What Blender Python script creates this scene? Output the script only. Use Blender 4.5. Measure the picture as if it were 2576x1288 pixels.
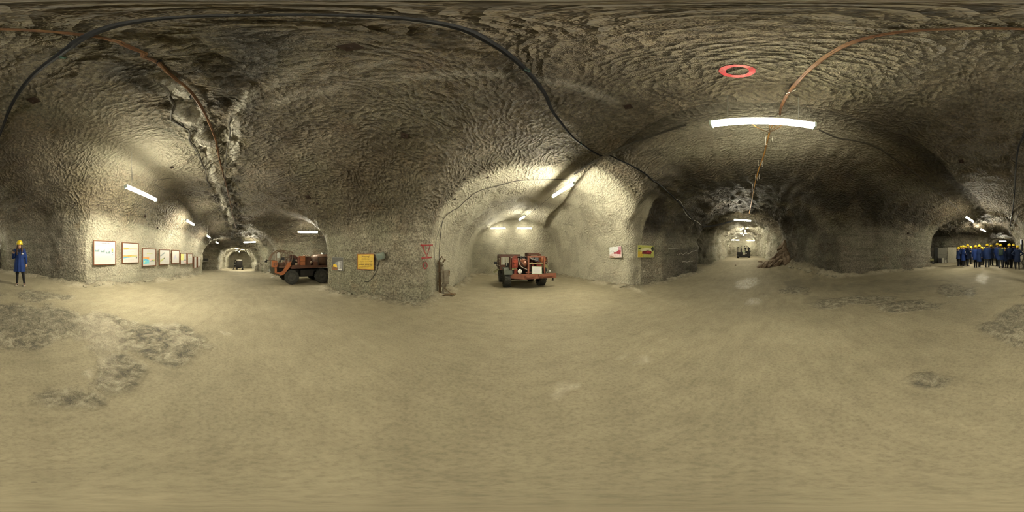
import bpy, bmesh, math, random
import numpy as np
from mathutils import Vector, Matrix, Euler
from mathutils.bvhtree import BVHTree

for _o in list(bpy.data.objects):
    bpy.data.objects.remove(_o)
SC = bpy.context.scene
COL = SC.collection
PI = math.pi
random.seed(7)
RNG = np.random.default_rng(11)

# ------------------------------------------------------------------ camera, world, exposure
CAMZ = 1.6
cam_data = bpy.data.cameras.new('camera')
cam_data.type = 'PANO'
try:
    cam_data.panorama_type = 'EQUIRECTANGULAR'
except Exception:
    pass
try:
    cam_data.cycles.panorama_type = 'EQUIRECTANGULAR'
except Exception:
    pass
cam_data.clip_start = 0.02
cam_data.clip_end = 200
cam = bpy.data.objects.new('camera', cam_data)
cam.location = (0, 0, CAMZ)
cam.rotation_euler = (PI / 2, 0, 0)
COL.objects.link(cam)
SC.camera = cam
world = bpy.data.worlds.new('mine_air')
world.use_nodes = True
world.node_tree.nodes['Background'].inputs[0].default_value = (0.5, 0.45, 0.36, 1)
world.node_tree.nodes['Background'].inputs[1].default_value = 0.02
SC.world = world
vs = SC.view_settings
vs.view_transform = 'Standard'
vs.look = 'None'
vs.gamma = 1
vs.use_curve_mapping = False
vs.exposure = -0.28
cy = SC.cycles
cy.max_bounces = 6
cy.diffuse_bounces = 5
cy.glossy_bounces = 2
cy.use_adaptive_sampling = True
cy.adaptive_threshold = 0.1
cy.adaptive_min_samples = 24
cy.sample_clamp_indirect = 6.0
cy.use_light_tree = True
cy.caustics_reflective = False
cy.caustics_refractive = False
cy.use_denoising = True
TUBE = 175.0         # strength of a fluorescent tube's own light


# ------------------------------------------------------------------ directions of the panorama
def az(px):
    return (px - 1288.0) / 2576.0 * 2 * PI


def el(py):
    return (644.0 - py) / 1288.0 * PI


def ray(px, py):
    a, e = az(px), el(py)
    return Vector((math.sin(a) * math.cos(e), math.cos(a) * math.cos(e), math.sin(e)))


def at_dist(px, d, z=0.0):
    return Vector((math.sin(az(px)) * d, math.cos(az(px)) * d, z))


def at_height(px, py, zrel):
    d = zrel / math.tan(el(py))
    return Vector((math.sin(az(px)) * d, math.cos(az(px)) * d, CAMZ + zrel))


# ------------------------------------------------------------------ noise in numpy
def _hash(ix, iy, iz, seed):
    h = (ix.astype(np.int64) * 374761393 + iy.astype(np.int64) * 668265263 + iz.astype(np.int64) * 2147483647 + seed * 1274126177) & 0xffffffff
    h = ((h ^ (h >> 13)) * 1274126177) & 0xffffffff
    h = ((h ^ (h >> 16)) * 2246822519) & 0xffffffff
    return ((h >> 8) & 0xffff) / 65535.0


def vnoise(P, scale=1.0, seed=0):
    Q = np.asarray(P, dtype=np.float64) * scale
    i = np.floor(Q).astype(np.int64)
    f = Q - i
    f = f * f * (3 - 2 * f)
    r = 0
    for dx in (0, 1):
        for dy in (0, 1):
            for dz in (0, 1):
                w = (f[:, 0] if dx else 1 - f[:, 0]) * (f[:, 1] if dy else 1 - f[:, 1]) * (f[:, 2] if dz else 1 - f[:, 2])
                r = r + w * _hash(i[:, 0] + dx, i[:, 1] + dy, i[:, 2] + dz, seed)
    return r * 2 - 1


def fbm(P, scale=1.0, octaves=3, seed=0, gain=0.5):
    r, a, s = 0, 1.0, scale
    for k in range(octaves):
        r = r + a * vnoise(P, s, seed + 17 * k)
        a *= gain
        s *= 2.03
    return r


def smooth(a, b, x):
    t = np.clip((x - a) / (b - a), 0, 1)
    return t * t * (3 - 2 * t)


# ------------------------------------------------------------------ heights of floor and roof, from control points
def rbf_fit(pts):
    P = np.array([(p[0], p[1]) for p in pts], float)
    v = np.array([p[2] for p in pts], float)
    D = np.linalg.norm(P[:, None] - P[None], axis=2)
    n = len(P)
    A = np.zeros((n + 1, n + 1))
    A[:n, :n] = -np.sqrt(D ** 2 + 1.5 ** 2)
    A[:n, n] = 1
    A[n, :n] = 1
    w = np.linalg.solve(A, np.append(v, 0))
    def f(x, y):
        x = np.asarray(x, float); y = np.asarray(y, float)
        r = np.full(x.shape, w[n])
        for k in range(n):
            r = r - w[k] * np.sqrt((x - P[k, 0]) ** 2 + (y - P[k, 1]) ** 2 + 1.5 ** 2)
        return r
    return f


FLOOR_PTS = [(0, 0, 0), (2, 0, 0), (-2, 0, 0), (0, 2.5, 0), (0, -1.5, 0.03), (0, 5, 0), (0, 9, 0), (0, 14, 0), (4, 13, 0), (-3, 13, 0),
             (5, 7, 0), (-4, 3, 0), (-7, 2, 0), (-9, 4, 0), (-12, 6, 0), (-9.5, 10, 0), (-5, -3, 0.1), (-3.5, -5.5, 0.33), (-8, -4, 0.16),
             (-12, -3, 0.02), (-13, -6, 0.05), (-17, -7, 0), (-19, -2, -0.27), (-26, -2.7, -0.55), (-31, -3, -0.75), (-16, 0, -0.15),
             (-12.5, 1, 0), (8, 6, 0.03), (5, 1, 0), (9, 2, 0.15), (11, 4.8, 0.3), (13, 1.5, 0.88), (17, 3, 1.22), (23, 3.4, 1.38),
             (27, 4, 1.55), (12.5, 7, 0.6), (9, -3.4, 0.38), (5, -2.5, 0.16), (7.9, -6, 0.55), (2.5, -4, 0.3), (6.6, -10, 0.66),
             (-1.3, -6.0, 0.44), (2.5, -11.5, 0.72), (-.4, -10, 0.6), (0.5, -14, 0.75), (5, -15, 0.8), (10, -17, 0.92), (3, -22, 0.8), (2.5, -30, 0.8)]
CEIL_PTS = [(0, 0, 5.05), (0, 4, 5.1), (1, 7, 4.9), (0.5, 13, 4.75), (-3, 2, 4.9), (-4, -3, 5.0), (-7, 1.5, 4.3), (-8, -3.5, 4.85), (-11, 3, 3.75),
            (-12, -3, 4.15), (-10, 8, 3.6), (-15, -2, 3.5), (-19, -2, 3.05), (-26, -3, 3.0), (-31, -3, 2.9), (-16, -9, 3.3), (3, -3, 5.0),
            (2, -7, 4.9), (3.5, -11, 4.85), (4, -14.5, 4.6), (10, -17, 4.2), (3, -20, 4.2), (3, -30, 4.0), (6, 1, 5.2), (9, 1.5, 5.1), (13, 2, 5.0),
            (18, 3, 4.85), (24, 3.6, 4.9), (28, 4, 4.9), (6, -4, 5.0), (13, 7, 4.5)]
_ff = rbf_fit(FLOOR_PTS)
_cf = rbf_fit(CEIL_PTS)


def floor_z(x, y):
    return _ff(x, y)


def ceil_z(x, y):
    x = np.asarray(x, float); y = np.asarray(y, float)
    st = smooth(2.55, 2.8, x + 0.08 * np.sin(y * 1.3)) * (1 - smooth(5.0, 8.0, x)) * smooth(-13, -8, y)
    return _cf(x, y) + 0.45 * st


# ------------------------------------------------------------------ the mined-out space: tunnels as polygons with an arched roof
# (polygon, wall-to-crown radius, height where the arch springs above the floor, roof offset)
REGIONS = [
    # main hall, west to east
    ([(-3.27, -6.14), (-5, -5.72), (-7.5, -5.25), (-10.5, -4.9), (-13.7, -4.75), (-19, -4.6), (-19.0, .4), (-14, 1.7), (-12.6, 1.6),
      (-12.0, 3.3), (-6.98, 3.3), (-5.24, 3.8), (-4.22, 4.15), (-2.75, 4.5), (4.6, 5.0), (5.35, 6.1), (6.2, 6.25), (7.7, 6.0), (9.3, 5.9), (11.4, 5.2),
      (14.0, 5.0), (14.6, -1.1), (12.6, -1.4), (10.6, -2.5), (8.9, -3.4), (7.9, -6.1), (-1.0, -7.9)], 3.0, 1.6, 0.0, None),
    # alcove of the red vehicle
    ([(-2.85, 0.0), (-2.9, 7), (-3.0, 10), (-3.5, 13.9), (-3.6, 19), (4.1, 19), (3.9, 13.7), (4.75, 9.8), (5.3, 6.6), (5.6, 5.4), (5.4, 0.0)], 3.7, 1.3, -0.15, (0, -1, 13.75)),
    # passage of the orange vehicle
    ([(-12.6, -1.5), (-12.3, 5), (-12.4, 12), (-7.7, 12), (-7.32, 3.1), (-7.5, -1.5)], 2.6, 1.3, -0.1, None),
    # cross passage south of the gallery
    ([(-14.0, 0), (-14.2, -12), (-19, -12), (-18.7, 0)], 2.3, 1.2, -0.1, None),
    # far west tunnel, with ribs
    ([(-15, -4.30), (-18, -4.35), (-20.5, -4.6), (-21, -5.0), (-25, -5.2), (-25.5, -4.9), (-28, -5.2), (-38, -5.5), (-38, -.3), (-28, -.35), (-25.5, -.7),
      (-25, -.35), (-21, 0.1), (-20.5, -.25), (-18, .15), (-15, .3)], 2.1, 1.1, -0.35, (1, 0, 33.0)),
    # dark opening north of the east tunnel
    ([(11.4, 1.0), (11.5, 9.5), (13.6, 9.5), (14.2, 1.0)], 1.2, 1.6, -0.4, None),
    # east tunnel
    ([(8.0, -1.3), (14, -0.9), (16.0, -.55), (16.4, -.15), (19, .05), (19.5, .5), (23, 1.0), (26.9, 1.7), (31, 2.3), (30.4, 7.0), (26.3, 6.4), (22.5, 6.0), (19, 5.5), (18.3, 5.0),
      (16.0, 5.1), (15.3, 4.9), (14.0, 5.0), (8.5, 4.6)], 2.3, 1.2, -0.12, (-1, -.12, 27.2)),
    # passage of the visitors
    ([(-2.0, -2.0), (-3.27, -6.14), (-2.38, -7.64), (-.49, -9.98), (.4, -14), (0.6, -15.5), (6.4, -15.5), (6.8, -12), (6.7, -10), (8.2, -5.0), (7, -3), (0, 1)], 3.3, 1.4, -0.05, None),
    # chamber behind it on the east
    ([(3, -10.9), (6.9, -10.75), (13.5, -11.8), (16, -24), (9.0, -24), (5.5, -23), (3.5, -22)], 2.2, 1.2, 0.0, (-.25, 1, 20.3)),
    # dark tunnel further south
    ([(0.5, -11), (.9, -36), (5.2, -36), (5.2, -11)], 2.2, 1.3, 0.0, None),
]

def poly_sd(X, Y, poly):
    """signed distance to a polygon, positive inside"""
    d2 = np.full(X.shape, 1e9)
    ins = np.zeros(X.shape, bool)
    n = len(poly)
    for i in range(n):
        x1, y1 = poly[i]; x2, y2 = poly[(i + 1) % n]
        ex, ey = x2 - x1, y2 - y1
        wx, wy = X - x1, Y - y1
        t = np.clip((wx * ex + wy * ey) / (ex * ex + ey * ey + 1e-12), 0, 1)
        d2 = np.minimum(d2, (wx - t * ex) ** 2 + (wy - t * ey) ** 2)
        c = ((y1 > Y) != (y2 > Y))
        if abs(ey) > 1e-9:
            xi = x1 + (Y - y1) * ex / ey
            ins ^= c & (X < xi)
    d = np.sqrt(d2)
    return np.where(ins, d, -d)


def surface_nets(V, xs, ys, zs):
    """zero surface of V on a box grid; faces wind outward from V > 0. Returns verts, quads."""
    nx, ny, nz = V.shape
    S = V > 0
    cnt = np.zeros((nx - 1, ny - 1, nz - 1), np.uint8)
    for a in (0, 1):
        for b in (0, 1):
            for c in (0, 1):
                cnt += S[a:nx - 1 + a, b:ny - 1 + b, c:nz - 1 + c]
    act = (cnt > 0) & (cnt < 8)
    I, J, K = np.nonzero(act)
    del cnt
    idx = np.full(act.shape, -1, np.int32)
    idx[I, J, K] = np.arange(len(I), dtype=np.int32)
    del act
    corners = [(a, b, c) for a in (0, 1) for b in (0, 1) for c in (0, 1)]
    val = {c: V[I + c[0], J + c[1], K + c[2]].astype(np.float64) for c in corners}
    acc = np.zeros((len(I), 3)); num = np.zeros(len(I))
    for c in corners:
        for ax in range(3):
            if c[ax] == 0:
                d = list(c); d[ax] = 1; d = tuple(d)
                va, vb = val[c], val[d]
                m = (va > 0) != (vb > 0)
                t = np.where(m, va / np.where(m, va - vb, 1), 0)
                p = np.array(c, float)[None] + np.zeros((len(I), 3))
                p[:, ax] = t
                acc += p * m[:, None]
                num += m
    acc /= num[:, None]
    P = np.empty_like(acc)
    for ax, (g, q) in enumerate(((xs, I), (ys, J), (zs, K))):
        g = np.asarray(g, float)
        P[:, ax] = g[q] + acc[:, ax] * (g[q + 1] - g[q])
    quads = []
    # x edges
    m = S[:-1, 1:-1, 1:-1] != S[1:, 1:-1, 1:-1]
    i, j, k = np.nonzero(m); j = j + 1; k = k + 1
    q = np.stack([idx[i, j - 1, k - 1], idx[i, j, k - 1], idx[i, j, k], idx[i, j - 1, k]], 1)
    f = S[i, j, k]; q[~f] = q[~f][:, ::-1]; quads.append(q)
    m = S[1:-1, :-1, 1:-1] != S[1:-1, 1:, 1:-1]
    i, j, k = np.nonzero(m); i = i + 1; k = k + 1
    q = np.stack([idx[i - 1, j, k - 1], idx[i - 1, j, k], idx[i, j, k], idx[i, j, k - 1]], 1)
    f = S[i, j, k]; q[~f] = q[~f][:, ::-1]; quads.append(q)
    m = S[1:-1, 1:-1, :-1] != S[1:-1, 1:-1, 1:]
    i, j, k = np.nonzero(m); i = i + 1; j = j + 1
    q = np.stack([idx[i - 1, j - 1, k], idx[i, j - 1, k], idx[i, j, k], idx[i - 1, j, k]], 1)
    f = S[i, j, k]; q[~f] = q[~f][:, ::-1]; quads.append(q)
    return P, np.concatenate(quads)


def mesh_np(name, V, F, smooth_shade=True):
    me = bpy.data.meshes.new(name)
    F = np.asarray(F)
    me.vertices.add(len(V))
    me.vertices.foreach_set('co', np.asarray(V, np.float32).ravel())
    k = F.shape[1]
    me.loops.add(F.size)
    me.loops.foreach_set('vertex_index', F.astype(np.int32).ravel())
    me.polygons.add(len(F))
    me.polygons.foreach_set('loop_start', np.arange(0, F.size, k, dtype=np.int32))
    me.polygons.foreach_set('loop_total', np.full(len(F), k, np.int32))
    me.polygons.foreach_set('use_smooth', np.full(len(F), smooth_shade, bool))
    me.update(calc_edges=True)
    return me


def axis_grid(lo, hi, flo, fhi, fine, coarse):
    """fine steps between flo and fhi, growing coarser outside"""
    out = list(np.arange(flo, fhi + 1e-6, fine))
    s, x = fine, out[-1]
    while x < hi:
        s = min(coarse, s * 1.08); x += s; out.append(x)
    s, x = fine, out[0]
    left = []
    while x > lo:
        s = min(coarse, s * 1.08); x -= s; left.append(x)
    return np.array(left[::-1] + out)


def attr(me, name, vals):
    a = me.attributes.new(name, 'FLOAT', 'POINT')
    a.data.foreach_set('value', np.asarray(vals, np.float32))


# ------------------------------------------------------------------ materials
class NT:
    def __init__(s, mat):
        s.t = mat.node_tree; s.n = s.t.nodes; s.l = s.t.links
    def add(s, kind, **kw):
        n = s.n.new(kind)
        for k, v in kw.items():
            if k == 'ins':
                for kk, vv in v.items():
                    n.inputs[kk].default_value = vv
            else:
                setattr(n, k, v)
        return n
    def link(s, a, b):
        s.l.new(a, b)
    def math(s, op, a, b=None, clamp=False):
        n = s.n.new('ShaderNodeMath'); n.operation = op; n.use_clamp = clamp
        for i, v in enumerate((a, b)):
            if v is None: continue
            if isinstance(v, (int, float)): n.inputs[i].default_value = v
            else: s.l.new(v, n.inputs[i])
        return n.outputs[0]
    def mix(s, fac, a, b, mode='MIX'):
        n = s.n.new('ShaderNodeMix'); n.data_type = 'RGBA'; n.blend_type = mode
        for i, v in ((0, fac), (6, a), (7, b)):
            if isinstance(v, (int, float)): n.inputs[i].default_value = v
            elif isinstance(v, tuple): n.inputs[i].default_value = (*v, 1) if len(v) == 3 else v
            else: s.l.new(v, n.inputs[i])
        return n.outputs[2]
    def ramp(s, fac, stops):
        n = s.n.new('ShaderNodeValToRGB')
        e = n.color_ramp.elements
        while len(e) > 1: e.remove(e[-1])
        e[0].position = stops[0][0]; e[0].color = (*stops[0][1], 1) if isinstance(stops[0][1], tuple) else (stops[0][1],) * 3 + (1,)
        for p, c in stops[1:]:
            q = e.new(p); q.color = (*c, 1) if isinstance(c, tuple) else (c, c, c, 1)
        s.l.new(fac, n.inputs[0])
        return n.outputs[0]
    def noise(s, vec, scale, detail=3, rough=0.55, dist=0.0):
        n = s.add('ShaderNodeTexNoise', ins={'Scale': scale, 'Detail': detail, 'Roughness': rough, 'Distortion': dist})
        s.l.new(vec, n.inputs['Vector'])
        return n.outputs['Fac']
    def mapping(s, vec, scale=(1, 1, 1), rot=(0, 0, 0)):
        n = s.add('ShaderNodeMapping'); n.inputs['Scale'].default_value = scale; n.inputs['Rotation'].default_value = rot
        s.l.new(vec, n.inputs['Vector'])
        return n.outputs[0]
    def attr(s, name):
        return s.add('ShaderNodeAttribute', attribute_name=name).outputs['Fac']


def new_mat(name):
    m = bpy.data.materials.new(name)
    m.use_nodes = True
    return m, NT(m), m.node_tree.nodes['Principled BSDF']


def rock_material():
    m, t, b = new_mat('salt_rock')
    co = t.add('ShaderNodeTexCoord').outputs['Object']
    big = t.noise(co, 0.45, 2)
    mid = t.noise(co, 2.3, 4, 0.68)
    fine = t.noise(co, 16, 3, 0.75)
    strat = t.noise(t.mapping(co, (0.25, 0.25, 3.2), (0.05, 0.03, 0)), 1.6, 3, 0.6)
    c = t.ramp(mid, [(0.3, (0.25, 0.22, 0.165)), (0.5, (0.35, 0.315, 0.24)), (0.72, (0.47, 0.43, 0.34))])
    green = t.ramp(big, [(0.42, 0.0), (0.62, 1.0)])
    c = t.mix(t.math('MULTIPLY', green, 0.40), c, (0.30, 0.32, 0.21))
    rust = t.ramp(t.noise(co, 0.8, 3, 0.65), [(0.56, 0.0), (0.72, 1.0)])
    c = t.mix(t.math('MULTIPLY', rust, 0.38), c, (0.36, 0.235, 0.13))
    sl = t.ramp(strat, [(0.36, 1.0), (0.5, 0.0), (0.62, 0.0)])
    c = t.mix(t.math('MULTIPLY', sl, 0.5), c, (0.17, 0.155, 0.115))
    sp = t.ramp(fine, [(0.36, 0.50), (0.5, 1.0), (0.64, 1.45)])
    c = t.mix(1.0, c, sp, 'MULTIPLY')
    c = t.mix(t.attr('roof_shade'), c, t.mix(1.0, c, (0.235, 0.19, 0.13), 'MULTIPLY'))  # shade of the dim roof multiplied into the rock colour
    white = t.attr('salt')
    c = t.mix(t.math('MULTIPLY', white, 0.8), c, (0.62, 0.60, 0.52))
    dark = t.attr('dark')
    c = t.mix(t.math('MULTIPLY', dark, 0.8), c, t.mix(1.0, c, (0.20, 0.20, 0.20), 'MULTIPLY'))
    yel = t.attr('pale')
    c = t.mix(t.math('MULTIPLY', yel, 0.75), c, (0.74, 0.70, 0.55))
    t.link(c, b.inputs['Base Color'])
    b.inputs['Roughness'].default_value = 0.58
    b.inputs['Specular IOR Level'].default_value = 0.5
    # cutter-pick scallops
    wrp = t.add('ShaderNodeTexNoise', ins={'Scale': 1.8, 'Detail': 0}); t.link(co, wrp.inputs['Vector'])
    sc_ = t.add('ShaderNodeVectorMath', operation='SCALE'); sc_.inputs['Scale'].default_value = 0.4
    vadd = t.add('ShaderNodeVectorMath', operation='ADD')
    t.link(wrp.outputs['Color'], sc_.inputs[0]); t.link(co, vadd.inputs[0]); t.link(sc_.outputs[0], vadd.inputs[1])
    v1 = t.add('ShaderNodeTexVoronoi', feature='F1', ins={'Scale': 7.6})
    t.link(t.mapping(vadd.outputs[0], (1.5, 0.9, 1.1), (0.2, 0.1, 0.5)), v1.inputs['Vector'])
    fb = t.noise(t.mapping(co, (1, 1, .8)), 15, 3, 0.8)
    amp = t.math('ADD', 0.30, t.math('MULTIPLY', t.attr('roof_shade'), 0.7))
    h = t.math('ADD', t.math('MULTIPLY', t.math('MULTIPLY', t.math('POWER', v1.outputs['Distance'], 1.6), 1.35), amp), t.math('MULTIPLY', fb, 0.95))
    bp = t.add('ShaderNodeBump', ins={'Strength': 1.0, 'Distance': 0.17})
    t.link(h, bp.inputs['Height']); t.link(bp.outputs[0], b.inputs['Normal'])
    return m


def floor_material():
    m, t, b = new_mat('trodden_salt_floor')
    co = t.add('ShaderNodeTexCoord').outputs['Object']
    big = t.noise(co, 0.5, 4, 0.6)
    mid = t.noise(co, 3.0, 5, 0.65)
    fine = t.noise(co, 28, 4, 0.7)
    c = t.ramp(big, [(0.33, (0.21, 0.18, 0.115)), (0.55, (0.285, 0.243, 0.158)), (0.68, (0.345, 0.30, 0.20))])
    c = t.mix(0.5, c, t.ramp(mid, [(0.3, (0.225, 0.20, 0.14)), (0.7, (0.335, 0.30, 0.212))]))
    strk = t.noise(t.mapping(co, (.9, 3.6, 1), (0, 0, .5)), 1.5, 4, 0.7)
    c = t.mix(0.3, c, t.mix(1.0, c, t.ramp(strk, [(0.35, 0.68), (0.5, 1.0), (0.66, 1.25)]), 'MULTIPLY'))
    rough = t.attr('rough')
    patch = t.ramp(t.noise(co, 5.5, 5, 0.75, 0.6), [(0.38, (0.11, 0.10, 0.08)), (0.5, (0.25, 0.225, 0.16)), (0.66, (0.45, 0.41, 0.31))])
    c = t.mix(rough, c, patch)
    c = t.mix(t.math('MULTIPLY', t.attr('dirt'), 0.8), c, (0.13, 0.12, 0.09))
    c = t.mix(t.math('MULTIPLY', t.attr('salt'), 0.7), c, (0.56, 0.50, 0.38))
    sp = t.ramp(fine, [(0.34, 0.80), (0.5, 1.0), (0.68, 1.13)])
    c = t.mix(1.0, c, sp, 'MULTIPLY')
    spots = t.add('ShaderNodeTexVoronoi', ins={'Scale': 7.0}); t.link(co, spots.inputs['Vector'])
    sp2 = t.ramp(spots.outputs['Distance'], [(0.035, 1.0), (0.06, 0.0)])
    c = t.mix(t.math('MULTIPLY', t.math('MULTIPLY', sp2, t.ramp(t.noise(co, 1.3, 2), [(0.5, 0.0), (0.6, 1.0)])), 0.6), c, (0.13, 0.11, 0.085))
    # tyre scuffs
    t.link(c, b.inputs['Base Color'])
    wet = t.attr('wet')
    wn = t.math('MULTIPLY', wet, t.ramp(t.noise(t.mapping(co, (2, 7, 1), (0, 0, .3)), 2.2, 4, .7), [(0.42, 0.25), (0.6, 1.0)]))
    t.link(t.ramp(wn, [(0.0, 0.8), (1.0, 0.40)]), b.inputs['Roughness'])
    b.inputs['Specular IOR Level'].default_value = 0.35
    h = t.noise(co, 9, 4, 0.75)
    h = t.math('MULTIPLY', h, t.math('ADD', 0.32, t.math('MULTIPLY', rough, 2.2)))
    bp = t.add('ShaderNodeBump', ins={'Strength': 1.0, 'Distance': 0.045})
    t.link(h, bp.inputs['Height']); t.link(bp.outputs[0], b.inputs['Normal'])
    return m


_M = {}


def mat(name, col, rough=0.6, metal=0.0, var=0.12, nscale=9.0, bump=0.0, spec=0.4, dirt=None, dirt_amt=0.0, coat=0.0):
    """painted / plain material with noise variation and optional grime"""
    if name in _M: return _M[name]
    m, t, b = new_mat(name)
    co = t.add('ShaderNodeTexCoord').outputs['Object']
    n = t.noise(co, nscale, 5, 0.65)
    lo = tuple(max(0, c * (1 - var)) for c in col); hi = tuple(min(1, c * (1 + var)) for c in col)
    c = t.ramp(n, [(0.3, lo), (0.7, hi)])
    if dirt:
        d = t.ramp(t.noise(co, nscale * 0.5 + 2, 6, 0.75, 0.5), [(0.45, 0.0), (0.62, 1.0)])
        c = t.mix(t.math('MULTIPLY', d, dirt_amt), c, dirt)
    t.link(c, b.inputs['Base Color'])
    b.inputs['Roughness'].default_value = rough
    b.inputs['Metallic'].default_value = metal
    b.inputs['Specular IOR Level'].default_value = spec
    if coat: b.inputs['Coat Weight'].default_value = coat
    if bump:
        bp = t.add('ShaderNodeBump', ins={'Strength': 0.6, 'Distance': bump})
        t.link(t.noise(co, nscale * 4, 4), bp.inputs['Height']); t.link(bp.outputs[0], b.inputs['Normal'])
    _M[name] = m
    return m


def glow(name, col, strength):
    if name in _M: return _M[name]
    m, t, b = new_mat(name)
    co = t.add('ShaderNodeTexCoord').outputs['Object']
    c = t.ramp(t.noise(co, 3, 1), [(0.3, tuple(x * .985 for x in col)), (0.7, col)])
    b.inputs['Base Color'].default_value = (0.8, 0.8, 0.8, 1)
    t.link(c, b.inputs['Emission Color'])
    b.inputs['Emission Strength'].default_value = strength
    _M[name] = m
    return m


# ------------------------------------------------------------------ rock shell
RES = 0.085
def build_shell():
    xs = axis_grid(-34.5, 28.5, -14.5, 13.5, RES, 0.2)
    ys = axis_grid(-35.5, 15.5, -12.5, 14.2, RES, 0.22)
    zs = np.arange(-1.3, 6.3, RES)
    X, Y = np.meshgrid(xs, ys, indexing='ij')
    FZ = floor_z(X, Y).astype(np.float32)
    CZ = ceil_z(X, Y).astype(np.float32)
    V = np.full((len(xs), len(ys), len(zs)), -1.0, np.float32)
    S2 = np.full(X.shape, -9.0)
    k = 0.35
    for poly, R, zsp, off, clip in REGIONS:
        px = [p[0] for p in poly]; py = [p[1] for p in poly]
        i0, i1 = np.searchsorted(xs, min(px) - 1.2), np.searchsorted(xs, max(px) + 1.2)
        j0, j1 = np.searchsorted(ys, min(py) - 1.2), np.searchsorted(ys, max(py) + 1.2)
        sl = (slice(i0, i1), slice(j0, j1))
        xx, yy = X[sl], Y[sl]
        # wander of the walls
        P2 = np.stack([xx.ravel(), yy.ravel(), np.zeros(xx.size)], 1)
        s = poly_sd(xx, yy, poly) + (0.10 * vnoise(P2, 0.9, 5)).reshape(xx.shape)
        S2[sl] = np.maximum(S2[sl], s)
        u = (np.maximum(0, (R - s)) / R).astype(np.float32)
        H = (CZ[sl] + off - FZ[sl] - zsp)
        v = np.maximum(0, (zs[None, None, :] - (FZ[sl] + zsp)[:, :, None])) / H[:, :, None]
        f = (1 - (u[:, :, None] ** 2.3 + v.astype(np.float32) ** 2.3) ** (1 / 2.3)) * min(R, 2.5)
        f = f.astype(np.float32)
        if clip:
            pl = (clip[0] * xx + clip[1] * yy + clip[2]) + (0.15 * vnoise(P2, 0.8, 6)).reshape(xx.shape)
            f = np.minimum(f, pl[:, :, None].astype(np.float32))
            S2[sl] = np.maximum(np.where(S2[sl] == s, -9, S2[sl]), np.minimum(s, pl))
        old = V[i0:i1, j0:j1]
        h = np.maximum(k - np.abs(old - f), 0) / k
        V[i0:i1, j0:j1] = np.maximum(old, f) + h * h * k * 0.25
    V = np.clip(V, -1, 1)
    P, Q = surface_nets(V, xs, ys, zs)
    del V
    return P, Q[:, ::-1], (xs, ys, X, Y, S2)


SHELL_P, SHELL_Q, (GX, GY, GXX, GYY, S2) = build_shell()


def wall_dist(x, y):
    """2-D distance to the nearest wall at floor level (positive in the open)"""
    best = np.full(np.shape(x), -9.0)
    for poly, R, zsp, off, clip in REGIONS:
        s = poly_sd(np.asarray(x, float), np.asarray(y, float), poly)
        if clip: s = np.minimum(s, clip[0] * x + clip[1] * y + clip[2])
        best = np.maximum(best, s)
    return best


def vert_normals(P, Q):
    a, b, c, d = (P[Q[:, i]] for i in range(4))
    n = np.cross(c - a, d - b)
    N = np.zeros_like(P)
    for i in range(4):
        np.add.at(N, Q[:, i], n)
    L = np.linalg.norm(N, axis=1, keepdims=True)
    return N / np.maximum(L, 1e-9)


def seg_d(P, pts):
    """distance in plan from P to a polyline"""
    d = np.full(len(P), 1e9)
    for (x1, y1), (x2, y2) in zip(pts[:-1], pts[1:]):
        ex, ey = x2 - x1, y2 - y1
        t = np.clip(((P[:, 0] - x1) * ex + (P[:, 1] - y1) * ey) / (ex * ex + ey * ey), 0, 1)
        d = np.minimum(d, np.hypot(P[:, 0] - x1 - t * ex, P[:, 1] - y1 - t * ey))
    return d


N0 = vert_normals(SHELL_P, SHELL_Q)
P0 = SHELL_P
hfl = P0[:, 2] - floor_z(P0[:, 0], P0[:, 1])
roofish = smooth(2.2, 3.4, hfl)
# the torn strip in the roof of the hall running west, and its salt seams
strip1 = seg_d(P0, [(-.7, -.6), (-1.5, -1.05), (-3.1, -1.35), (-7.1, -1.9), (-13, -1.9), (-18.5, -1.9)])
strip2 = seg_d(P0, [(-1.0, -.15), (-2.9, -.45), (-7.2, -1.05), (-13, -1.4)])
torn = np.exp(-(strip1 / 0.45) ** 2) + np.exp(-(strip2 / 0.35) ** 2)
torn = np.clip(torn, 0, 1) * roofish
rough_e = smooth(8.5, 11.5, P0[:, 0]) * smooth(-34, -33, P0[:, 1]) * (P0[:, 1] < 9)          # blasted, rough rock in the east
rough_w = smooth(-12.5, -15.0, P0[:, 0])
rough_s = smooth(-9.5, -12.0, P0[:, 1])
rgh = np.clip(rough_e + rough_w * 0.8 + rough_s * 0.8, 0, 1)
amp = 0.035 + 0.16 * rgh
disp = amp * fbm(P0, 1.1, 3, 3)
disp += (0.028 + 0.05 * rgh + 0.10 * torn) * fbm(P0, 3.2, 3, 21)
rid = 1 - np.abs(vnoise(P0 * np.array([1.0, 1.0, 0.8]), 4.6, 9)) * 2
disp += (0.020 + 0.02 * rgh) * rid
disp += -0.16 * torn * smooth(-.1, .5, fbm(P0, 2.3, 2, 44)) + 0.05 * torn
groove = smooth(3.6, 5.0, P0[:, 0]) * (1 - smooth(12.0, 13.0, P0[:, 0])) * roofish * (np.abs(P0[:, 1]) > .5)
disp += .045 * groove * np.sin(P0[:, 1] * 9 + 3.0 * fbm(P0, .6, 2, 8) + P0[:, 0] * np.sign(P0[:, 1]) * 1.2)
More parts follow.
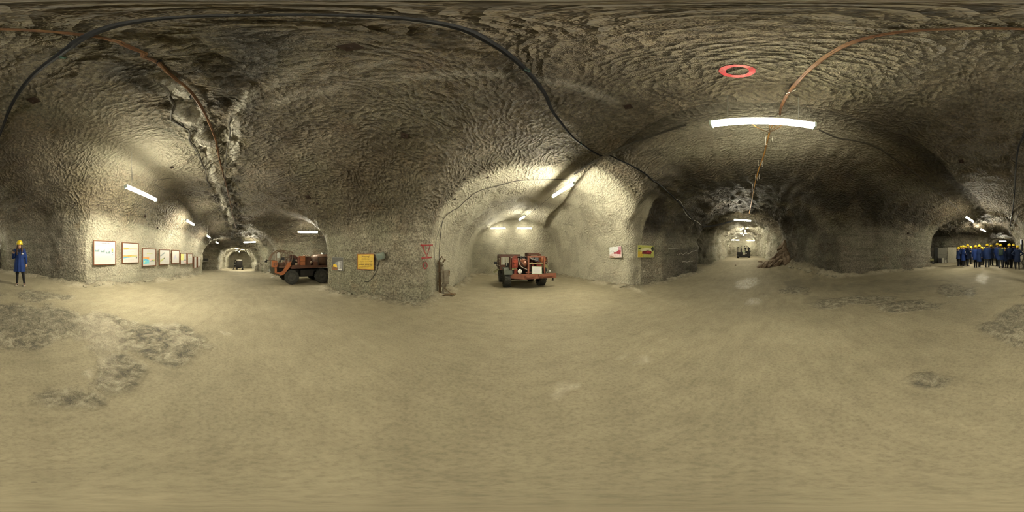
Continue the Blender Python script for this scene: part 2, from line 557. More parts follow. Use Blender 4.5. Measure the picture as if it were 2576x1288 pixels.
# debris foot and undercut at the base of the walls
SHELL_P = P0 + N0 * disp[:, None]
salt = np.zeros(len(P0))
wig = 0.10 * vnoise(P0, 1.6, 61)
edge = seg_d(P0, [(-1.5, -1.0), (-3.1, -1.15), (-7.1, -1.72), (-12, -1.8)])
salt += np.exp(-((edge + wig - .05) / (0.10 + 0.05 * vnoise(P0, .9, 8))) ** 2) * roofish * (P0[:, 0] < -1.3)
edge2 = seg_d(P0, [(-2.2, -.1), (-2.9, -.40), (-7.2, -1.0)])
salt += np.exp(-((edge2 + wig) / 0.07) ** 2) * roofish * 0.9
for pts, wd, am in (([(-2.5, .2), (-1.9, .9), (-.85, 1.53), (.05, 1.78), (.96, 1.95), (1.5, 2.1)], .07, .34), ([(-1.95, .22), (-1.2, .5)], .09, .3), ([(-1.6, .7), (-1.0, 1.0)], .10, .22),
                    ([(3.6, 1.5), (4.0, 1.25), (4.5, 1.2)], .10, .5), ([(3.3, -.6), (3.7, -1.0), (4.2, -1.4)], .2, .3)):
    sd = seg_d(P0, pts)
    salt += am * np.exp(-((sd + .5 * wig) / wd) ** 2) * roofish
    disp_extra = 0
salt = np.clip(salt, 0, 1)
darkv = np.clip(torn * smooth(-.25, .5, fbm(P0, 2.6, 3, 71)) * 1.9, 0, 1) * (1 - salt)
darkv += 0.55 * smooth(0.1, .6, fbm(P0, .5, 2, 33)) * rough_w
step_shadow = smooth(2.6, 2.9, P0[:, 0]) * (1 - smooth(3.2, 3.6, P0[:, 0])) * roofish * (P0[:, 1] < 4.6)  # shadow band past the roof step above the lamp, painted dark
darkv += 0.8 * step_shadow
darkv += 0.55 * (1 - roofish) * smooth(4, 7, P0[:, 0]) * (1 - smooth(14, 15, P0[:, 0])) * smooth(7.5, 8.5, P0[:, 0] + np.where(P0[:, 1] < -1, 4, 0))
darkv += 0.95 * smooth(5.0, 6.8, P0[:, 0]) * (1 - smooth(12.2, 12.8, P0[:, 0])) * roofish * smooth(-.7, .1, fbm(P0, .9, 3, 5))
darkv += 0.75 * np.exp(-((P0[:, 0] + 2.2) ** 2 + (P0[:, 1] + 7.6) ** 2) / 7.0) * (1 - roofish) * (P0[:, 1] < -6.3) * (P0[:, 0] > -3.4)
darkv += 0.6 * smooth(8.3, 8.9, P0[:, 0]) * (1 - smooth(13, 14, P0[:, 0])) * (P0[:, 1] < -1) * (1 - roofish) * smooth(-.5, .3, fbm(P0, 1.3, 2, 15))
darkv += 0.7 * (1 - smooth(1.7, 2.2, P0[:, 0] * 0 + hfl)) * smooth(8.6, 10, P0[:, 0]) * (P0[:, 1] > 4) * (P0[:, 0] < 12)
# smoother pale rock in alcove and tunnels; gallery wall painted lighter as lamplit
pale = smooth(4.9, 5.6, P0[:, 1]) * (np.abs(P0[:, 0] - .8) < 5.5)
pale = np.maximum(pale, 0.55 * smooth(13, 16, P0[:, 0]))
pale = np.maximum(pale, 0.85 * (P0[:, 1] < -4.5) * (P0[:, 0] < -3.5) * (P0[:, 0] > -14) * (1 - roofish))
pale = np.maximum(pale, 0.6 * smooth(-19, -20, P0[:, 0]))
pale *= 0.65 + 0.35 * smooth(-.3, .3, fbm(P0, 1.2, 2, 91))

painted_lamplight = np.exp(-(((P0[:, 0] - 4.4) / 1.3) ** 2 + (P0[:, 1] / 2.6) ** 2)) * roofish  # nearest lamp's light on the roof, put into the colour as a pale patch
pale = np.maximum(pale, .95 * painted_lamplight)
pale = np.maximum(pale, .6 * np.exp(-(((P0[:, 0] + 3.9) / 1.9) ** 2 + ((P0[:, 1] + 3.0) / 1.2) ** 2)) * roofish)  # roof patch lit by the first gallery lamp, painted pale
roof_shade = roofish * (1 - 0.85 * np.clip(pale, 0, 1)) * (0.8 + 0.2 * fbm(P0, .7, 2, 18))  # roof darkened in colour to stand for the weak light up there
ROCK = rock_material()


def link(o, parent=None):
    COL.objects.link(o)
    if parent is not None: o.parent = parent
    return o


def structure(name, me, material):
    me.materials.append(material)
    o = bpy.data.objects.new(name, me)
    o['kind'] = 'structure'
    return link(o)


def split_shell():
    Qc = P0[SHELL_Q].mean(axis=1)
    hq = Qc[:, 2] - floor_z(Qc[:, 0], Qc[:, 1])
    wob = 0.15 * vnoise(Qc, 1.2, 4)
    roof = (hq + wob) > 3.05
    roof |= ((Qc[:, 0] < -13) & (hq + wob > 2.2))
    a = np.degrees(np.arctan2(Qc[:, 0], Qc[:, 1]))
    dist = np.hypot(Qc[:, 0], Qc[:, 1])
    name = np.full(len(Qc), 0)
    names = ['wall_north', 'wall_northeast', 'wall_east', 'wall_southeast', 'wall_south', 'wall_southwest', 'wall_west', 'wall_northwest', 'ceiling']
    # pieces follow the rock pillars between the openings
    for lo, hi, k in ((-31, 36, 0), (36, 66.5, 1), (66.5, 112, 2), (112, 147, 3), (147, 180, 4), (-180, -177, 4), (-177, -109, 5), (-109, -65, 6), (-65, -31, 7)):
        name[(a >= lo) & (a < hi)] = k
    name[roof] = 8
    # near-camera roof above camera always ceiling
    out = []
    for k, nm in enumerate(names):
        q = SHELL_Q[name == k]
        if len(q) == 0: continue
        used, inv = np.unique(q, return_inverse=True)
        me = mesh_np(nm, SHELL_P[used], inv.reshape(q.shape))
        attr(me, 'roof_shade', roof_shade[used]); attr(me, 'salt', salt[used]); attr(me, 'dark', np.clip(darkv[used], 0, 1)); attr(me, 'pale', pale[used])
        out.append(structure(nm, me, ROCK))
    return out


# ------------------------------------------------------------------ floor
def pix_floor(px, py):
    """where a panorama direction meets the floor"""
    r = ray(px, py)
    t = 0.5
    for _ in range(4000):
        p = Vector((0, 0, CAMZ)) + r * t
        if p.z <= float(floor_z(np.array([p.x]), np.array([p.y]))[0]): return p
        t += 0.01 + t * 0.002
    return p


def build_floor():
    xs = axis_grid(-34.5, 28.5, -9, 9, 0.075, 0.3)
    ys = axis_grid(-35.5, 15.5, -8, 8, 0.075, 0.3)
    X, Y = np.meshgrid(xs, ys, indexing='ij')
    S = wall_dist(X, Y)
    P = np.stack([X.ravel(), Y.ravel(), np.zeros(X.size)], 1)
    Z = floor_z(X, Y).ravel()
    s = S.ravel()
    n1 = fbm(P, 1.7, 3, 12)
    # crumbled rock heaped along the wall base
    berm = np.exp(-(np.maximum(s, -.2) / 0.33) ** 2) * (0.10 + 0.10 * n1)
    east = smooth(8, 9.5, P[:, 0]) * (1 - smooth(13, 14.5, P[:, 0])) * (P[:, 1] < 0)
    berm += east * np.exp(-(np.maximum(s, 0) / 0.9) ** 2) * (0.45 + 0.25 * fbm(P, 2.2, 3, 5))
    Z = Z + berm + 0.012 * fbm(P, 1.1, 3, 2) + 0.004 * vnoise(P, 5, 3)
    rough = np.zeros(len(P)); wet = np.zeros(len(P)); dirt = np.zeros(len(P)); saltf = np.zeros(len(P))
    def blob(px, py, rx, ry, ang=None):
        c = pix_floor(px, py)
        th = az(px) if ang is None else ang
        dx, dy = P[:, 0] - c.x, P[:, 1] - c.y
        u = dx * math.sin(th) + dy * math.cos(th); v = dx * math.cos(th) - dy * math.sin(th)
        r = np.sqrt((u / rx) ** 2 + (v / ry) ** 2) + 0.35 * fbm(P, 2.0, 3, int(px))
        return 1 - smooth(0.8, 1.1, r)
    for a in ((400, 850, .75, .75), (300, 860, .5, .5), (290, 930, .45, .3), (250, 820, 1.0, .5)):
        b = blob(*a); rough = np.maximum(rough, b); saltf = np.maximum(saltf, .6 * b * smooth(-.4, .3, fbm(P, 1.6, 2, 3)))
    for a in ((80, 800, .8, 1.2), (60, 850, .35, .8), (180, 1000, .2, .35), (2090, 765, .55, .6), (2180, 755, .5, .9), (2270, 770, .5, .9),
              (2560, 830, .5, .6), (2400, 730, .9, .5), (2000, 730, .7, .6), (2440, 735, .7, .3), (2340, 960, .15, .25), (100, 745, .5, 1.0)):
        rough = np.maximum(rough, blob(*a) * .85)
    for a in ((1590, 905, .13, .22), (1430, 985, .16, .22), (570, 835, .14, .10), (250, 940, .22, .2)):
        bb = blob(*a) * smooth(-.2, .35, fbm(P, 6.0, 3, 77)); saltf = np.maximum(saltf, .55 * bb); rough = np.maximum(rough, .35 * bb)
    for a in ((70, 800, .5, 1.1), (150, 815, .3, .7), (2060, 755, .5, .5), (2200, 720, 1.2, 1.9), (2300, 715, 1.2, 1.3), (2560, 800, .5, .5), (2030, 712, .8, 1.2)):
        dirt = np.maximum(dirt, blob(*a) * (.35 + .25 * smooth(-.3, .4, fbm(P, 1.5, 3, 31))))
    for a in ((1880, 712, 1.1, .75), (2470, 700, 1.4, .3), (2440, 740, .8, .15), (1895, 760, .4, .3)):
        wet = np.maximum(wet, blob(*a))
    rough = np.maximum(rough, 0.8 * np.exp(-(np.maximum(s, 0) / 0.45) ** 2))
    saltf = np.maximum(saltf, 0.55 * np.exp(-((s - .3) / 0.3) ** 2) * smooth(-.3, .4, n1) * (P[:, 0] < 9))
    Z += rough * 0.018 * fbm(P, 4.5, 2, 14)
    # tyre ruts
    for (x0, y0, x1, y1) in ((0.8, -1.4, 3.6, -8.5), (1.25, -1.4, 4.0, -8.5), (2.6, -1.2, 5.4, -7.5), (-13, -1.6, 6, 2.6), (-13, -3.0, 6.5, 1.2)):
        d = seg_d(P, [(x0, y0), (x1, y1)])
        Z -= 0.012 * np.exp(-((d + .05 * n1) / 0.10) ** 2)
    keep = (S > -0.55)
    nx, ny = X.shape
    id_ = np.arange(nx * ny).reshape(nx, ny)
    a = id_[:-1, :-1]; b = id_[1:, :-1]; c = id_[1:, 1:]; d = id_[:-1, 1:]
    ok = keep[:-1, :-1] | keep[1:, :-1] | keep[1:, 1:] | keep[:-1, 1:]
    Q = np.stack([a[ok], b[ok], c[ok], d[ok]], 1)
    used, inv = np.unique(Q, return_inverse=True)
    V = np.stack([P[used, 0], P[used, 1], Z[used]], 1)
    me = mesh_np('floor', V, inv.reshape(Q.shape))
    attr(me, 'rough', rough[used]); attr(me, 'wet', wet[used]); attr(me, 'dirt', np.clip(dirt[used], 0, 1)); attr(me, 'salt', np.clip(saltf[used], 0, 1))
    o = structure('floor', me, floor_material())
    return o, V, inv.reshape(Q.shape)


WALLS = split_shell()
FLOOR, FV, FQ = build_floor()
BV_ROCK = BVHTree.FromPolygons([tuple(v) for v in SHELL_P.tolist()], SHELL_Q.tolist())
BV_FLOOR = BVHTree.FromPolygons([tuple(v) for v in FV.tolist()], FQ.tolist())
EYE = Vector((0, 0, CAMZ))


def hit_rock(px, py):
    p, n, i, d = BV_ROCK.ray_cast(EYE, ray(px, py))
    if p is None: return EYE + ray(px, py) * 8, -ray(px, py)
    if n.dot(ray(px, py)) > 0: n = -n
    return p, n


def ground(x, y):
    p, n, i, d = BV_FLOOR.ray_cast(Vector((x, y, 4.0)), Vector((0, 0, -1)))
    return p.z if p is not None else float(floor_z(np.array([x]), np.array([y]))[0])


def hit_floor(px, py):
    p, n, i, d = BV_FLOOR.ray_cast(EYE, ray(px, py))
    return p if p is not None else pix_floor(px, py)


def roof_z(x, y, z0=None):
    p, n, i, d = BV_ROCK.ray_cast(Vector((x, y, (ground(x, y) + 1.2) if z0 is None else z0)), Vector((0, 0, 1)))
    return p.z if p is not None else 5.0


# ------------------------------------------------------------------ building tools
def tag(o, label=None, cat=None, group=None, kind=None):
    if label: o['label'] = label
    if cat: o['category'] = cat
    if group: o['group'] = group
    if kind: o['kind'] = kind
    return o


def empty(name, loc=(0, 0, 0), rz=0.0, label=None, cat=None, group=None):
    o = bpy.data.objects.new(name, None)
    o.empty_display_size = 0.1
    o.location = loc; o.rotation_euler = (0, 0, rz)
    link(o)
    return tag(o, label, cat, group)


class MB:
    """collects shapes, links them as one mesh object"""
    def __init__(s):
        s.bm = bmesh.new()
        s.mi = 0
    def _new(s, verts):
        fs = set()
        for v in verts:
            for f in v.link_faces: fs.add(f)
        for f in fs: f.material_index = s.mi
        return verts
    def box(s, c, size, rot=None, bevel=0.0, taper=None):
        r = bmesh.ops.create_cube(s.bm, size=1.0)
        vs_ = r['verts']
        for v in vs_:
            v.co.x *= size[0]; v.co.y *= size[1]; v.co.z *= size[2]
            if taper and v.co.z > 0:
                v.co.x *= taper[0]; v.co.y *= taper[1]
        if bevel:
            es = list({e for v in vs_ for e in v.link_edges})
            rr = bmesh.ops.bevel(s.bm, geom=es, offset=bevel, segments=2, affect='EDGES', profile=0.7)
            vs_ = list({v for f in rr['faces'] for v in f.verts} | {v for v in vs_ if v.is_valid})
        M = Matrix.Translation(Vector(c))
        if rot is not None: M = M @ (Euler(rot).to_matrix().to_4x4() if not isinstance(rot, Matrix) else rot.to_4x4())
        bmesh.ops.transform(s.bm, matrix=M, verts=vs_)
        s._new(vs_)
        return s
    def cyl(s, a, b, r, r2=None, seg=14, caps=True):
        a, b = Vector(a), Vector(b)
        d = b - a
        L = d.length
        if L < 1e-6: return s
        q = bmesh.ops.create_cone(s.bm, cap_ends=caps, segments=seg, radius1=r, radius2=r if r2 is None else r2, depth=L)
        M = Matrix.Translation((a + b) / 2) @ d.to_track_quat('Z', 'Y').to_matrix().to_4x4()
        bmesh.ops.transform(s.bm, matrix=M, verts=q['verts'])
        s._new(q['verts'])
        return s
    def ball(s, c, r, scale=(1, 1, 1), seg=16, rings=10, rot=None):
        q = bmesh.ops.create_uvsphere(s.bm, u_segments=seg, v_segments=rings, radius=r)
        M = Matrix.Translation(Vector(c))
        if rot is not None: M = M @ Euler(rot).to_matrix().to_4x4()
        M = M @ Matrix.Diagonal((*scale, 1))
        bmesh.ops.transform(s.bm, matrix=M, verts=q['verts'])
        s._new(q['verts'])
        return s
    def tube(s, pts, r, seg=8, closed=False):
        pts = [Vector(p) for p in pts]
        rings = []
        n = len(pts)
        up = None
        for i, p in enumerate(pts):
            if closed: d = pts[(i + 1) % n] - pts[i - 1]
            else: d = pts[min(i + 1, n - 1)] - pts[max(i - 1, 0)]
            if d.length < 1e-9: d = Vector((0, 0, 1))
            d.normalize()
            if up is None:
                up = Vector((0, 0, 1)) if abs(d.z) < 0.9 else Vector((1, 0, 0))
            x = up - d * up.dot(d)
            if x.length < 1e-4: x = d.orthogonal()
            x.normalize(); y = d.cross(x); up = x
            rr = r[i] if isinstance(r, (list, tuple)) else r
            rings.append([s.bm.verts.new(p + x * math.cos(2 * PI * k / seg) * rr + y * math.sin(2 * PI * k / seg) * rr) for k in range(seg)])
        m = n if closed else n - 1
        for i in range(m):
            A, B = rings[i], rings[(i + 1) % n]
            for k in range(seg):
                f = s.bm.faces.new((A[k], A[(k + 1) % seg], B[(k + 1) % seg], B[k])); f.material_index = s.mi
        if not closed:
            f = s.bm.faces.new(rings[0][::-1]); f.material_index = s.mi
            f = s.bm.faces.new(rings[-1]); f.material_index = s.mi
        return s
    def prism(s, poly, y0, y1, axis='y'):
        """extrude a 2-D outline; axis y: outline in xz; x: outline in yz; z: outline in xy"""
        def P(a, b, t):
            return {'y': (a, t, b), 'x': (t, a, b), 'z': (a, b, t)}[axis]
        A = [s.bm.verts.new(P(a, b, y0)) for a, b in poly]
        B = [s.bm.verts.new(P(a, b, y1)) for a, b in poly]
        n = len(poly)
        fs = [s.bm.faces.new(A), s.bm.faces.new(B[::-1])]
        for i in range(n):
            fs.append(s.bm.faces.new((A[i], B[i], B[(i + 1) % n], A[(i + 1) % n])))
        for f in fs: f.material_index = s.mi
        bmesh.ops.recalc_face_normals(s.bm, faces=fs)
        return s
    def lathe(s, prof, c=(0, 0, 0), axis='z', seg=20, caps=True):
        """prof: (radius, height)"""
        def P(r, h, t):
            a, b = r * math.cos(t), r * math.sin(t)
            v = {'z': (a, b, h), 'y': (a, h, b), 'x': (h, a, b)}[axis]
            return Vector(v) + Vector(c)
        rings = [[s.bm.verts.new(P(r, h, 2 * PI * k / seg)) for k in range(seg)] for r, h in prof]
        fs = []
        for A, B in zip(rings[:-1], rings[1:]):
            for k in range(seg):
                fs.append(s.bm.faces.new((A[k], A[(k + 1) % seg], B[(k + 1) % seg], B[k])))
        if caps: fs.append(s.bm.faces.new(rings[0][::-1])); fs.append(s.bm.faces.new(rings[-1]))
        for f in fs: f.material_index = s.mi
        bmesh.ops.recalc_face_normals(s.bm, faces=fs)
        return s
    def quad(s, a, b, c, d):
        f = s.bm.faces.new([s.bm.verts.new(Vector(p)) for p in (a, b, c, d)]); f.material_index = s.mi
        return s
    def build(s, name, mats, parent=None, smooth_shade=False, M=None, origin=True):
        if M is not None: bmesh.ops.transform(s.bm, matrix=M, verts=s.bm.verts[:])
        me = bpy.data.meshes.new(name)
        s.bm.to_mesh(me); s.bm.free()
        for m in (mats if isinstance(mats, (list, tuple)) else [mats]): me.materials.append(m)
        if smooth_shade:
            for p in me.polygons: p.use_smooth = True
            try: me.set_sharp_from_angle(angle=math.radians(40))
            except Exception: pass
        o = bpy.data.objects.new(name, me)
        return link(o, parent)


def set_origin(o, loc):
    """top-level mesh built in world space: move its origin to loc"""
    loc = Vector(loc)
    o.data.transform(Matrix.Translation(-loc)); o.location = loc
    return o


def copy_tree(o, parent=None):
    c = o.copy(); COL.objects.link(c)
    if parent is not None: c.parent = parent
    for ch in list(o.children): copy_tree(ch, c)
    return c


STEEL = mat('galvanised_steel', (0.42, 0.42, 0.40), 0.4, 0.8)
DARKSTEEL = mat('dark_steel', (0.07, 0.065, 0.06), 0.5, 0.5)
WHITEPL = mat('white_lamp_housing', (0.72, 0.73, 0.72), 0.45)
ENDCAP = mat('lamp_end_cap', (0.62, 0.72, 0.66), 0.4)
BLACK = mat('black_rubber', (0.014, 0.014, 0.016), 0.55, var=.3)


def lamp(p0, p1, strength=1.0, label='', w=0.05, hang='rod', tint=(1.0, .925, .70), group='fluorescent tube lamps', name='tube_lamp', shade=1.7):
    """sealed fluorescent fitting from p0 to p1 under the roof"""
    p0, p1 = Vector(p0), Vector(p1)
    c = (p0 + p1) / 2
    d = p1 - p0; L = d.length
    root = empty(name, c, 0, label, 'lamp', group)
    q = d.to_track_quat('X', 'Z')
    root.rotation_mode = 'QUATERNION'; root.rotation_quaternion = q
    m = MB()
    prof = [(w * math.cos(t), -w * .1 - w * 0.95 * math.sin(t)) for t in [k * 2 * PI / 16 for k in range(16)]]
    m.prism(prof, -L / 2 + .03, L / 2 - .03, 'x')
    m.build('diffuser', glow('tube_glow_%d' % round(strength * 100), tint, TUBE * strength), root)
    m = MB(); m.box((0, 0, w + .004), (L - .06, w * shade, .03), bevel=.006)
    m.build('housing', WHITEPL, root)
    for sgn in (-1, 1):
        m = MB(); m.box((sgn * (L / 2 - .015), 0, -.004), (.035, w * 2.1, w * 2.1), bevel=.008)
        m.build('end_cap', ENDCAP, root)
    if hang:
        inv = (Matrix.Translation(c) @ q.to_matrix().to_4x4()).inverted()
        for f in (-.33, .33):
            a = c + d.normalized() * L * f
            zt = roof_z(a.x, a.y, a.z + .03)
            m = MB()
            m.cyl(inv @ (a + Vector((0, 0, .03))), inv @ Vector((a.x, a.y, min(zt, a.z + 2.5) + .03)), 0.006, seg=6)
            m.build('suspension_rod', STEEL, root)
    return root


def Z(x, y, zrel): return (x, y, CAMZ + zrel)


L_ = lamp
L_(Z(2.24, .83, 2.5), Z(2.34, -.70, 2.5), 1.3, 'large bright fluorescent tube lamp overhead, nearest the viewer, with yellow cables running below it', w=.062, shade=1.1)
L_(Z(1.69, 6.6, 2.6), Z(2.02, 5.04, 2.6), 3.0, 'slanting fluorescent tube lamp at the mouth of the alcove with the red vehicle', shade=2.3)
L_(Z(.53, 11.55, 2.62), Z(.86, 10.4, 2.62), 1.0, 'small slanting tube lamp under the alcove crown, above the pair at its back wall')
L_(Z(-1.72, 13.0, 2.24), Z(-.50, 13.05, 2.24), .55, 'left one of the two tube lamps before the back wall of the alcove', w=.045)
L_(Z(.39, 13.05, 2.24), Z(1.62, 13.0, 2.24), .55, 'right one of the two tube lamps before the back wall of the alcove', w=.045)
L_(Z(-3.05, -3.15, 2.0), Z(-4.58, -3.22, 2.0), 4.4, 'long fluorescent tube lamp hanging above the first framed panels of the gallery wall')
L_(Z(-8.1, -3.72, 2.0), Z(-9.6, -3.85, 2.0), 2.0, 'second tube lamp of the gallery row, above the middle of the framed panels', shade=2.0)
L_(Z(-11.3, -3.52, 1.50), Z(-12.7, -3.70, 1.50), .9, 'third tube lamp of the gallery row, by the curved end of the gallery wall')
L_(Z(-14.8, -3.75, 1.33), Z(-16.2, -3.85, 1.33), 1.0, 'small tube lamp in the dark opening past the end of the gallery wall')
L_(Z(-15.2, .0, 1.32), Z(-15.6, -1.2, 1.32), 1.2, 'tube lamp hung crosswise in front of the far west tunnel arch')
L_(Z(-21.3, -2.2, .62), Z(-22.6, -2.35, .62), 3.0, 'small star-like lamp under the crown of the far west tunnel')
L_(Z(-26.5, -2.75, .85), Z(-27.8, -2.85, .85), 4.0, 'unseen tube lamp added deep in the far west tunnel to light the dark machine')  # extra tube out of view, added to light the machine
L_(Z(-9.75, 2.55, 1.50), Z(-9.2, 3.68, 1.46), 1.5, 'tube lamp above the orange vehicle')
L_(Z(12.2, 1.25, 2.68), Z(12.35, 2.62, 2.86), 1.3, 'tilted tube lamp across the mouth of the east tunnel')
L_(Z(17.0, 2.45, 2.78), Z(18.4, 2.6, 2.85), 1.6, 'end-on lamp just inside the east tunnel')
L_(Z(21.0, 3.2, 2.85), Z(22.4, 3.4, 2.88), 1.4, 'second end-on lamp further inside the east tunnel')
L_(at_height(1839, 603.5, 2.5), at_height(1860, 604, 2.5), .6, 'left one of the two lamps at the bright end wall of the east tunnel', w=.05)
L_(at_height(1877, 604.5, 2.5), at_height(1898, 605, 2.5), .6, 'right one of the two lamps at the bright end wall of the east tunnel', w=.05)
L_(Z(3.5, -9.3, 2.45), Z(3.44, -10.7, 2.4), 1.7, 'tube lamp under the roof left above the visitors, nearest the camera')
L_(Z(3.85, -14.0, 2.45), Z(3.7, -15.3, 2.4), 3.2, 'second tube lamp above the visitors, at the middle of their passage')
L_(Z(3.4, -21.8, 2.0), Z(2.4, -22.0, 2.0), 1.1, 'distant crosswise lamp over the right half of the visitor group')


# ------------------------------------------------------------------ cables, pipes, bolts, painted marks
def catmull(pts, n=6):
    pts = [Vector(p) for p in pts]
    P = [pts[0] * 2 - pts[1]] + pts + [pts[-1] * 2 - pts[-2]]
    out = []
    for i in range(1, len(P) - 2):
        a, b, c, d = P[i - 1], P[i], P[i + 1], P[i + 2]
        for k in range(n):
            t = k / n
            out.append(0.5 * ((2 * b) + (c - a) * t + (2 * a - 5 * b + 4 * c - d) * t * t + (3 * b - a - 3 * c + d) * t ** 3))
    out.append(pts[-1])
    return out


def on_rock(pp, off=0.05):
    out = []
    for px, py in pp:
        p, n = hit_rock(px % 2576, py)
        out.append(p + n * off)
    return out


def clear_rock(pts, r):
    """keep a cable just outside the rock surface"""
    out = []
    for p in pts:
        q, n, i, d = BV_ROCK.find_nearest(p)
        if q is not None:
            side = (p - q).dot(n)
            if side < r + .012:
                p = q + n * (r + .015)
        out.append(p)
    return out


def cable(name, pp, r, m, label, off=0.05, cat='cable', group=None, strands=1, seg=8, world=False, n=7):
    base = catmull(pp if world else on_rock(pp, off), n)
    base = clear_rock(base, r * (2 if strands > 1 else 1))
    mb = MB()
    if strands == 1: mb.tube(base, r, seg)
    else:
        for k in range(strands):
            a = 2 * PI * k / strands
            o = [p + Vector((math.cos(a + i * .22), math.sin(a + i * .22) * .7, math.sin(a + i * .22))) * r * 1.05 for i, p in enumerate(base)]
            mb.tube(o, r * .8, 6)
    o = mb.build(name, m, None, True)
    set_origin(o, base[len(base) // 2])
    return tag(o, label, cat, group)


CABLEBLACK = mat('black_cable_sheath', (0.009, 0.010, 0.013), 0.5, var=.3, spec=.25)
CABLEORANGE = mat('orange_cable_sheath', (0.50, 0.28, 0.07), 0.45, var=.2, dirt=(0.16, .07, .03), dirt_amt=.6)
CABLEBROWN = mat('brown_cable_sheath', (0.085, 0.04, 0.02), 0.5, var=.3, dirt=(0.20, .11, .04), dirt_amt=.5)
CABLEGREY = mat('grey_cable_sheath', (0.30, 0.29, 0.25), 0.55)
CABLEDARK = mat('dusty_dark_cable', (0.06, 0.055, 0.045), 0.6)
TIE = mat('white_cable_tie', (0.75, 0.74, 0.68), 0.5)

main_cable_px = [(2538, 596), (2548, 530), (2553, 470), (2555, 425), (2562, 370), (2576, 335), (2606, 262), (2656, 190), (2716, 135), (2776, 94), (2876, 62), (3026, 44),
                 (3226, 36), (3426, 37), (3576, 45), (3676, 58), (3756, 79), (3826, 112), (3896, 170), (3946, 232), (3976, 290), (4036, 356), (4121, 392),
                 (4196, 432), (4256, 480), (4296, 522), (4325, 560)]
cable('power_cable', main_cable_px, .030, CABLEBLACK, 'thick black power cable crossing the whole roof and running down the walls', .075)
for k, (px, py) in enumerate(((147, 137), (1325, 172), (1462, 357))):
    p, n = hit_rock(px, py)
    c = p + n * .06
    mb = MB()
    t = n.orthogonal().normalized()
    mb.tube([c + (t * math.cos(a) + n * math.sin(a)) * .05 for a in [2 * PI * i / 12 for i in range(12)]], .008, 5, closed=True)
    mb.cyl(c, p - n * .01, .012, seg=6)
    mb.box(c + t * .05, (.05, .03, .03))
    o = mb.build('cable_clip', mat('green_wire_clip', (0.05, .12, .10), .5), None)
    set_origin(o, c)
    tag(o, ['green wire clip on the thick black cable at the left of the roof', 'green wire clip on the thick black cable right of centre of the roof',
            'wire clip on the thick black cable above the alcove mouth'][k], 'cable clip', 'wire clips of the black power cable')

cable('cable_bundle', [(1962, 285), (1967, 262), (1985, 232), (2020, 190), (2080, 140), (2160, 102), (2280, 80), (2400, 72), (2576, 71), (2726, 79), (2826, 96),
                       (2906, 121), (2976, 152), (3016, 187), (3056, 232), (3096, 292), (3116, 345), (3128, 400), (3141, 450), (3161, 540), (3172, 580)],
      .016, CABLEBROWN, 'bundle of brown cables running along the roof into the west', .06, strands=4, n=6)
for k, (px, py) in enumerate(((1985, 232), (406, 152), (478, 240))):
    p, n = hit_rock(px, py)
    mb = MB(); t = n.orthogonal().normalized()
    mb.tube([p + n * .05 + (t * math.cos(a) + n * math.sin(a)) * .045 for a in [2 * PI * i / 10 for i in range(10)]], .007, 5, closed=True)
    mb.tube([p + n * .02, p + n * .09 + t * .06, p + n * .05 + t * .12], .006, 5)
    o = mb.build('cable_tie', TIE if k == 0 else CABLEBLACK, None); set_origin(o, p)
    tag(o, ['pale tie round the cable bundle above the nearest tube lamp', 'dark tie round the brown cable bundle on the left of the roof',
            'dark loop of wire on the brown cable bundle lower in the torn strip'][k], 'cable tie')

# yellow cables under the nearest lamp
JN = hit_rock(1935, 345)[0] + Vector((-.35, 0, -.12))
lampz = CAMZ + 2.5
def near_lamp(y, dz=0.0): return Vector((2.29, y, lampz + dz))
for k, (y0, m_) in enumerate(((.30, 0), (-.02, 0), (-.08, 0), (-.16, 0), (-.26, 0))):
    top = near_lamp(y0, .03)
    pts = [top, top.lerp(JN, .4) + Vector((0, 0, -.06)), JN + Vector((0, (k - 2) * .012, 0))]
    o = MB().tube(catmull(pts, 6), .009, 6).build('lamp_cable', CABLEORANGE, None, True)
    set_origin(o, pts[1])
    tag(o, 'yellow lead fanning from the cable joint up to the nearest tube lamp' if k else 'single yellow lead bowing left from the joint to the nearest tube lamp', 'cable',
        'yellow leads under the nearest tube lamp' if k else None)
run = [JN] + on_rock([(1922, 385), (1908, 425), (1899, 460), (1891, 500), (1886, 535)], .10)
cable('cable_run', run, .014, CABLEORANGE, 'run of orange brown cables hanging on hooks from the joint toward the east tunnel', world=True, strands=4)
for k, (px, py, L) in enumerate(((1927, 345, .34), (1944, 345, .22), (1908, 405, .22), (1918, 404, .30), (1901, 440, .22), (1905, 441, .26), (1910, 440, .2), (1893, 465, .35), (1897, 470, .3))):
    c = JN if py < 380 else hit_rock(px, py)[0] + Vector((-.1, 0, -.05))
    c = c.copy(); dd = (c - EYE).length
    c = EYE + ray(px, py) * dd
    mb = MB(); mb.tube([c + Vector((0, 0, .05)), c, c + Vector((.01, .015, -L * .5)), c + Vector((0, 0, -L))], [.006, .008, .010, .004], 6)
    mb.ball(c + Vector((0, 0, -L)), .014, seg=8, rings=6)
    o = mb.build('salt_icicle', mat('salt_crust', (0.72, 0.70, 0.62), .5, bump=.01), None, True); set_origin(o, c)
    tag(o, 'thin white salt drip hanging from the cable joint below the nearest lamp' if py < 380 else 'thin white salt drip hanging from the cable run above the east tunnel', 'salt drip',
        'salt drips under the cable joint' if py < 380 else 'salt drips along the cable run')

